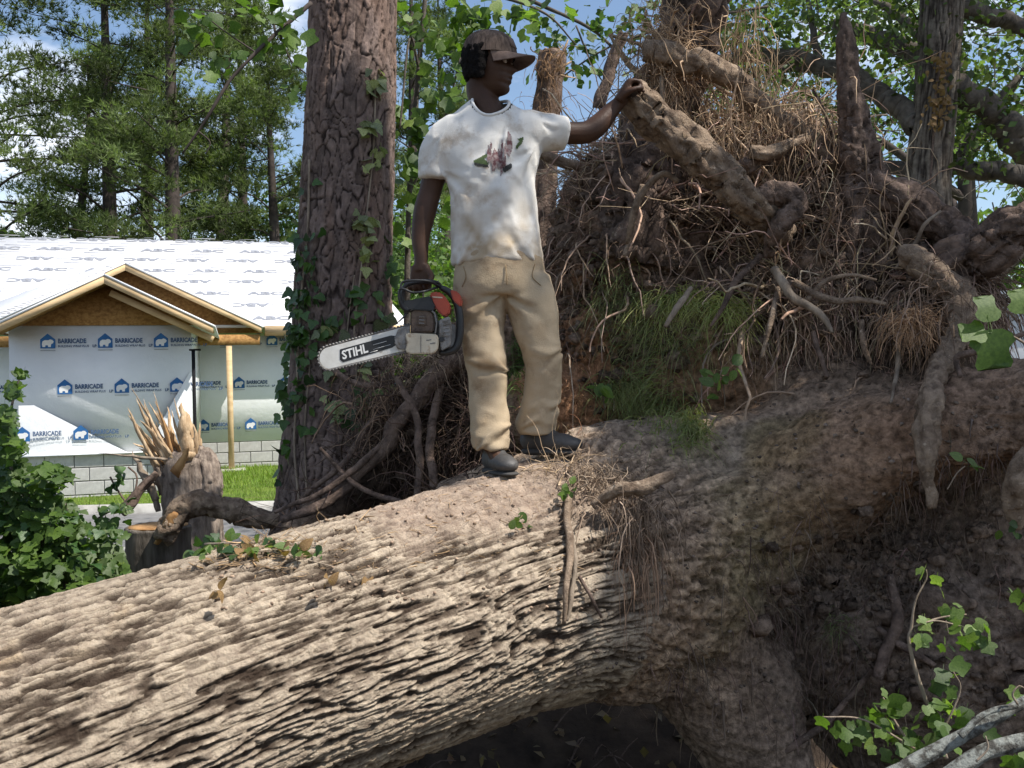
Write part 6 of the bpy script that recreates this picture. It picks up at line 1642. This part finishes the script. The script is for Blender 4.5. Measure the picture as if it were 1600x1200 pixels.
# ================================================================== LEAFY SPRIGS
def sprig(name, lb, cat, stems, leaves, size, kinds, m=m_oldwood, down=.6, group=None):
    """stems: rows px,py,Y,r ; leaves: px,py,sx,sy,Y,n"""
    if name == 'leaf_litter':   # lies on whatever surface is there
        def sn(x, y, Y):
            hh_ = hit(x, y); return hh_[0][1] - .02 if hh_ is not None else Y
        stems = [[(r[0], r[1], sn(*r[:3]), r[3]) for r in rows] for rows in stems]
        leaves = [(l_[0] + RNG.normal() * l_[2], l_[1] + RNG.normal() * l_[3], 1, 1, 0, 1) for l_ in leaves for _ in range(l_[5])]
        leaves = [(a, b, 1, 1, sn(a, b, 3.2), 1) for (a, b, _, _, _, _) in leaves]
    t = thing(name, lb, cat, P(*stems[0][0][:3]), group)
    for rows in stems: obj('stem', *rough_tube(rows, max(10, len(rows) * 7), 8, .12, len(rows)), m, t)
    for (px, py, sx, sy, Y, n) in leaves:
        for k in range(n):
            x, y = (px, py) if n == 1 else (RNG.normal(px, sx), RNG.normal(py, sy)); p = P(x, y, Y + RNG.normal() * .04)
            leaf_at(p, RNG.normal(size=3) * .7 + V3((0, -.2, -down)), V3((.1, -.7, .6)) + RNG.normal(size=3) * .5, size * RNG.uniform(.65, 1.3), kinds[int(RNG.integers(len(kinds))) if n == 1 else k % len(kinds)], t)
    return t
# branch hanging over the left of the view
sprig('overhanging_branch', 'dark bare branch with sparse lobed leaves reaching down across the pines', 'branch',
      [[(486, 5, 4.9, 3.6), (440, 45, 4.8, 3.2), (400, 82, 4.7, 2.8), (360, 125, 4.65, 2.4), (335, 165, 4.6, 2.6), (310, 205, 4.6, 2), (285, 240, 4.6, 1.2)],
       [(430, 52, 4.8, 2), (425, 20, 4.8, 1.6), (418, -20, 4.8, 1.2)], [(436, 50, 4.8, 1.6), (455, 95, 4.8, 1.3), (478, 115, 4.8, 1)], [(400, 82, 4.7, 1.4), (350, 48, 4.7, 1), (315, 20, 4.7, .8)], [(310, 205, 4.6, 1.2), (328, 222, 4.6, 1), (322, 240, 4.6, .7)]],
      [(415, 22, 20, 12, 4.75, 16), (455, 50, 10, 10, 4.75, 6), (345, 88, 10, 8, 4.7, 4), (350, 110, 12, 8, 4.7, 5), (300, 22, 16, 12, 4.75, 7), (460, 130, 14, 20, 4.8, 8), (378, 85, 8, 6, 4.7, 3), (300, 50, 14, 10, 4.7, 5), (350, 30, 14, 10, 4.7, 5)], .062, ['tul'], m_farbark)
sap = sprig('tulip_sapling', 'slender leafy sapling whose bright lobed leaves frame the cap of the man', 'sapling',
      [[(640, 760, 5.9, 6), (636, 500, 5.9, 5), (640, 300, 5.9, 4), (655, 100, 5.9, 4), (668, -40, 5.9, 3)], [(655, 110, 5.9, 2.5), (640, 60, 5.8, 2), (625, 200, 5.7, 1.5)], [(640, 300, 5.9, 2), (690, 200, 5.9, 2), (720, 90, 5.8, 1.5)], [(668, -20, 5.9, 3), (760, -10, 5.9, 3), (850, 20, 5.9, 2), (900, 70, 5.9, 1.2)], [(700, 180, 5.8, 2), (665, 240, 5.8, 1.2)]],
      [(690, 70, 28, 18, 5.8, 22), (690, 120, 18, 20, 5.75, 14), (655, 215, 14, 14, 5.8, 16), (640, 255, 12, 14, 5.8, 12), (660, 290, 14, 12, 5.8, 10), (650, 190, 12, 14, 5.8, 12), (740, 20, 40, 12, 5.9, 30), (800, 25, 30, 16, 5.8, 24), (690, 150, 18, 12, 5.7, 12), (640, 330, 12, 20, 5.8, 10), (625, 180, 8, 12, 5.8, 8), (705, 300, 10, 40, 6.0, 10), (720, 50, 30, 14, 5.9, 22), (640, 20, 14, 20, 5.9, 14)], .072, ['tul', 'tul', 'tulp'], m_darkbark)
sprig('tulip_branch', 'leafy branch with many small round leaves beside the raised arm, against the sky', 'branch',
      [[(760, -30, 6.6, 4), (850, 10, 6.6, 3), (930, 50, 6.6, 2.5), (1000, 120, 6.6, 1.5)], [(1200, 10, 6.6, 2), (1090, 30, 6.6, 2), (960, 70, 6.6, 1.6), (870, 125, 6.6, 1)], [(900, 40, 6.6, 1.6), (930, 110, 6.6, 1.2), (970, 160, 6.6, 1)]],
      [(850, 40, 26, 18, 6.5, 34), (900, 70, 26, 16, 6.6, 34), (900, 110, 22, 10, 6.6, 18), (960, 40, 30, 20, 6.6, 40), (1000, 80, 26, 22, 6.6, 30), (1010, 20, 26, 16, 6.6, 30), (845, 90, 12, 18, 6.4, 16), (900, 118, 10, 8, 6.0, 3), (960, 110, 16, 16, 6.6, 12)], .055, ['tul', 'tul', 'ivy'], m_darkbark)
# cut trunk behind the raised arm
ct = thing('broken_tree', 'shaggy broken off trunk standing between the cap and the raised hand', 'trunk', P(850, 700, 5.6))
obj('trunk', *rough_tube([(838, 560, 5.6, 26), (845, 300, 5.6, 23), (852, 200, 5.6, 21), (860, 120, 5.6, 20), (863, 82, 5.6, 19)], 90, 34, .22, 44, 60), m_rootdark, ct)
for (bx, by, tx, ty, w) in ((872, 100, 888, 62, 7), (868, 110, 893, 96, 8), (858, 95, 880, 70, 4), (876, 118, 900, 122, 4)):
    b, t_ = P(bx, by, 5.5), P(tx, ty, 5.45); W = w * 5.5 / FPX; V, F = beam(b, t_, W, W * .3, up=(0, 1, 0)); V[4:] = t_ + (V[4:] - t_) * .25; o = obj('splinter', V, F, m_palewood, ct, smooth=False)
K = MB(); clump(P(860, 100, 5.45), 90, (.05, .03, .06), 6, .14, .4, .5, .002, (.34, .22, .13), mb=K)
clump(P(852, 170, 5.45), 130, (.05, .03, .10), 6, .12, .4, .8, .002, (.26, .17, .11), mb=K); K.build('shredded_bark', m_rootlet, ct, kind='stuff')
# sprigs in front, right
sprig('tulip_sprig', 'large glossy lobed leaves on a twig at the right edge, level with the saw', 'twig',
      [[(1640, 560, 2.6, 2.5), (1590, 530, 2.6, 2), (1560, 515, 2.6, 1.4)], [(1640, 470, 2.6, 2), (1600, 480, 2.6, 1.2)]], [], .1, ['tul'])
big = [o for o in bpy.data.objects if o.get('label', '').startswith('large glossy')][0]
for (px, py, d, n, sz, kd) in ((1547, 503, (-.1, 0, 1), (.2, -1, .35), .075, 'tulp'), (1540, 520, (-.95, 0, .05), (.1, -.8, .5), .07, 'tul'), (1545, 515, (.1, -.1, -1), (-.1, -1, .3), .11, 'tul'), (1600, 490, (-.1, 0, 1), (-.2, -1, .4), .07, 'tulp')):
    leaf_at(P(px, py, 2.6), d, n, sz, kd, big)
sprig('seedling', 'small bright seedling growing from the orange clay of the earth wall', 'seedling',
      [[(1128, 620, 4.15, 1.6), (1122, 600, 4.0, 1.5), (1128, 578, 3.95, 1)]], [(1112, 592, 6, 5, 3.95, 4), (1130, 590, 8, 8, 3.95, 5), (1148, 574, 4, 4, 3.95, 2), (1128, 612, 8, 6, 3.98, 4)], .06, ['ovlp', 'ovl'], down=-.1)
sprig('seedling', 'broad leaved weed in the shaded grass just right of the khaki knee', 'seedling',
      [[(945, 640, 4.4, 1.5), (942, 615, 4.3, 1.2)]], [(940, 608, 8, 5, 4.25, 3), (948, 618, 8, 6, 4.25, 4)], .07, ['ovl'], down=.2)
sprig('seedling', 'tiny feathery green weed on the sunlit root clump beside the shoes', 'seedling',
      [[(886, 790, 3.55, 1.2), (888, 765, 3.52, 1)]], [(887, 768, 6, 8, 3.5, 16)], .028, ['ovl'], down=-.3)
sprig('leaf_litter', 'small green and yellow leaf scraps on top of the sunlit trunk below the shoes', 'leaves',
      [[(795, 815, 3.45, 1.2), (812, 805, 3.43, 1)]], [(818, 800, 5, 3, 3.42, 3), (808, 815, 9, 5, 3.43, 8)], .035, ['ovl', 'ovlp'], down=0)
sprig('leaf_litter', 'wilted leafy twigs heaped on the trunk in front of the dark bent limb', 'leaves',
      [[(320, 850, 3.15, 1.6), (400, 848, 3.2, 1.4), (500, 852, 3.3, 1)], [(350, 868, 3.1, 1.3), (420, 862, 3.15, 1.2), (520, 885, 3.2, 1)], [(380, 850, 3.15, 1), (460, 866, 3.2, 1)]],
      [(350, 855, 20, 7, 3.12, 26), (400, 858, 24, 7, 3.15, 24), (450, 858, 22, 6, 3.2, 16), (320, 868, 8, 5, 3.05, 8), (480, 860, 12, 4, 3.22, 6)], .04, ['ovl', 'ovlp', 'dry', 'ivy'], down=0)
sprig('leaf_litter', 'curled brown leaves scattered on the bark of the trunk', 'leaves', [[(335, 925, 2.86, .8), (352, 918, 2.86, .6)]],
      [(310, 905, 2, 2, 2.86, 1), (345, 925, 6, 3, 2.83, 3), (520, 915, 4, 3, 3.06, 3), (575, 905, 5, 4, 3.14, 3), (660, 815, 6, 4, 3.5, 2)], .035, ['dry'], down=0)
sprig('sapling', 'leafy pale stemmed twig rising in front of the dark soil at the lower right', 'sapling',
      [[(1478, 1185, 2.7, 4), (1462, 1130, 2.7, 3.5), (1445, 1090, 2.7, 3.2), (1430, 1045, 2.7, 2.8), (1420, 1000, 2.7, 2.5), (1424, 980, 2.7, 2.2), (1430, 940, 2.7, 1.8), (1447, 905, 2.7, 1.4), (1447, 890, 2.7, 1)],
       [(1424, 980, 2.7, 1.5), (1460, 970, 2.7, 1.3), (1500, 978, 2.7, 1)], [(1430, 978, 2.7, 1.5), (1470, 965, 2.72, 1.5), (1510, 960, 2.72, 1.2)], [(1478, 970, 2.7, 1), (1482, 990, 2.7, .7)]],
      [(1464, 900, 2, 8, 2.7, 2), (1443, 890, 3, 3, 2.7, 2), (1482, 948, 7, 5, 2.7, 3), (1448, 965, 4, 4, 2.7, 2), (1440, 995, 10, 6, 2.7, 6), (1475, 1005, 6, 5, 2.7, 3), (1520, 985, 14, 12, 2.68, 12), (1530, 1000, 12, 8, 2.68, 5), (1590, 940, 8, 6, 2.65, 4)], .036, ['tulp', 'tulp', 'tul'])
sprig('sapling', 'low dark leafy twigs at the bottom right under the pale stemmed twig', 'sapling',
      [[(1440, 1190, 2.6, 3), (1400, 1130, 2.65, 2), (1380, 1090, 2.65, 1.5)], [(1430, 1170, 2.6, 2), (1350, 1125, 2.65, 1.5), (1285, 1120, 2.65, 1)], [(1470, 1150, 2.6, 2), (1500, 1080, 2.6, 1.4), (1490, 1050, 2.6, 1)]],
      [(1286, 1120, 2, 2, 2.65, 1), (1335, 1138, 10, 12, 2.65, 6), (1380, 1115, 16, 12, 2.65, 12), (1400, 1095, 10, 8, 2.65, 6), (1430, 1140, 16, 14, 2.62, 12), (1480, 1060, 12, 12, 2.62, 6), (1470, 1120, 18, 14, 2.62, 12), (1385, 1165, 16, 12, 2.62, 8), (1500, 1130, 16, 16, 2.6, 10), (1590, 1085, 8, 6, 2.5, 3), (1585, 1180, 14, 10, 2.45, 4)], .038, ['tul', 'tul', 'tulp', 'tul'])
sprig('seedling', 'two leaved sprout on the shaded big root at the right', 'seedling', [[(1480, 765, 3.35, 1), (1495, 740, 3.35, 1.2), (1508, 728, 3.35, .8)]], [(1506, 722, 5, 4, 3.35, 3), (1515, 720, 3, 3, 3.35, 1)], .045, ['ovlp'], down=-.3)
sprig('seedling', 'dim small weed at the right edge below the short root stub', 'seedling', [[(1590, 840, 3.4, 1), (1586, 825, 3.4, .8)]], [(1586, 828, 7, 5, 3.38, 6)], .035, ['ovl'])
# lichen covered limbs, bottom right corner
m_lichen = mat('lichen_bark', (.30, .31, .28), (.085, .08, .07), 34, .92, .8, 90, spec=.1, lo=.42, hi=.56)
lt = thing('lichen_branch', 'pale lichen spotted limbs crossing the bottom right corner of the photo', 'branch', P(1500, 1190, 2.3))
for k, rows in enumerate(([(1340, 1240, 2.35, 11), (1430, 1190, 2.35, 11), (1500, 1152, 2.35, 10), (1560, 1120, 2.35, 9), (1620, 1085, 2.35, 8)], [(1480, 1215, 2.3, 13), (1540, 1175, 2.3, 13), (1620, 1155, 2.3, 12)], [(1500, 1150, 2.32, 6), (1540, 1115, 2.32, 5), (1590, 1102, 2.32, 4)])):
    obj('limb', *rough_tube(rows, 60, 20, .16, 50 + k, 50), m_lichen, lt)
obj('tendril', *stube([pr(1590, 1100, 2.3, 2), pr(1582, 1085, 2.3, 1.6), pr(1592, 1072, 2.3, 1.4), pr(1600, 1075, 2.3, 1)], 12, 6), m_oldwood, lt)
obj('tendril', *stube([pr(1525, 1190, 2.25, 1.6), pr(1543, 1170, 2.25, 1.6), pr(1540, 1150, 2.25, 1)], 12, 6), m_oldwood, lt)
# sticks in the dark under the trunk
sk = MB()
for k in range(70):
    x, y = RNG.uniform(-1.3, .7), RNG.uniform(4.2, 5.6); a = RNG.uniform(0, PI); l_ = RNG.uniform(.1, .45); z_ = ground_z(np.array([x]), np.array([y]))[0] + .02
    sk.add(*stube([(x, y, z_, .006), (x + math.cos(a) * l_ * .5, y + math.sin(a) * l_ * .3, z_ + .05, .005), (x + math.cos(a) * l_, y + math.sin(a) * l_ * .5, z_ + RNG.uniform(0, .12), .002)], 6, 4))
o = sk.build('fallen_sticks', m_rootdark, kind='stuff'); tag(o, 'thin sticks strewn on the dark ground under the fallen trunk', 'sticks', kind='stuff')
n = 2600; x = RNG.uniform(-4, 2, n); y = RNG.uniform(4.2, 8.6, n)
C0 = np.stack([x, y, ground_z(x, y) + .012], -1); V, F, C = leafcloud(C0, .07, (.17, .11, .06), up=2.0)
o = obj('leaf_litter', V, F, m_leaf, col=C, kind='stuff'); tag(o, 'brown leaf litter covering the ground behind the fallen trunk', 'leaf litter', kind='stuff')
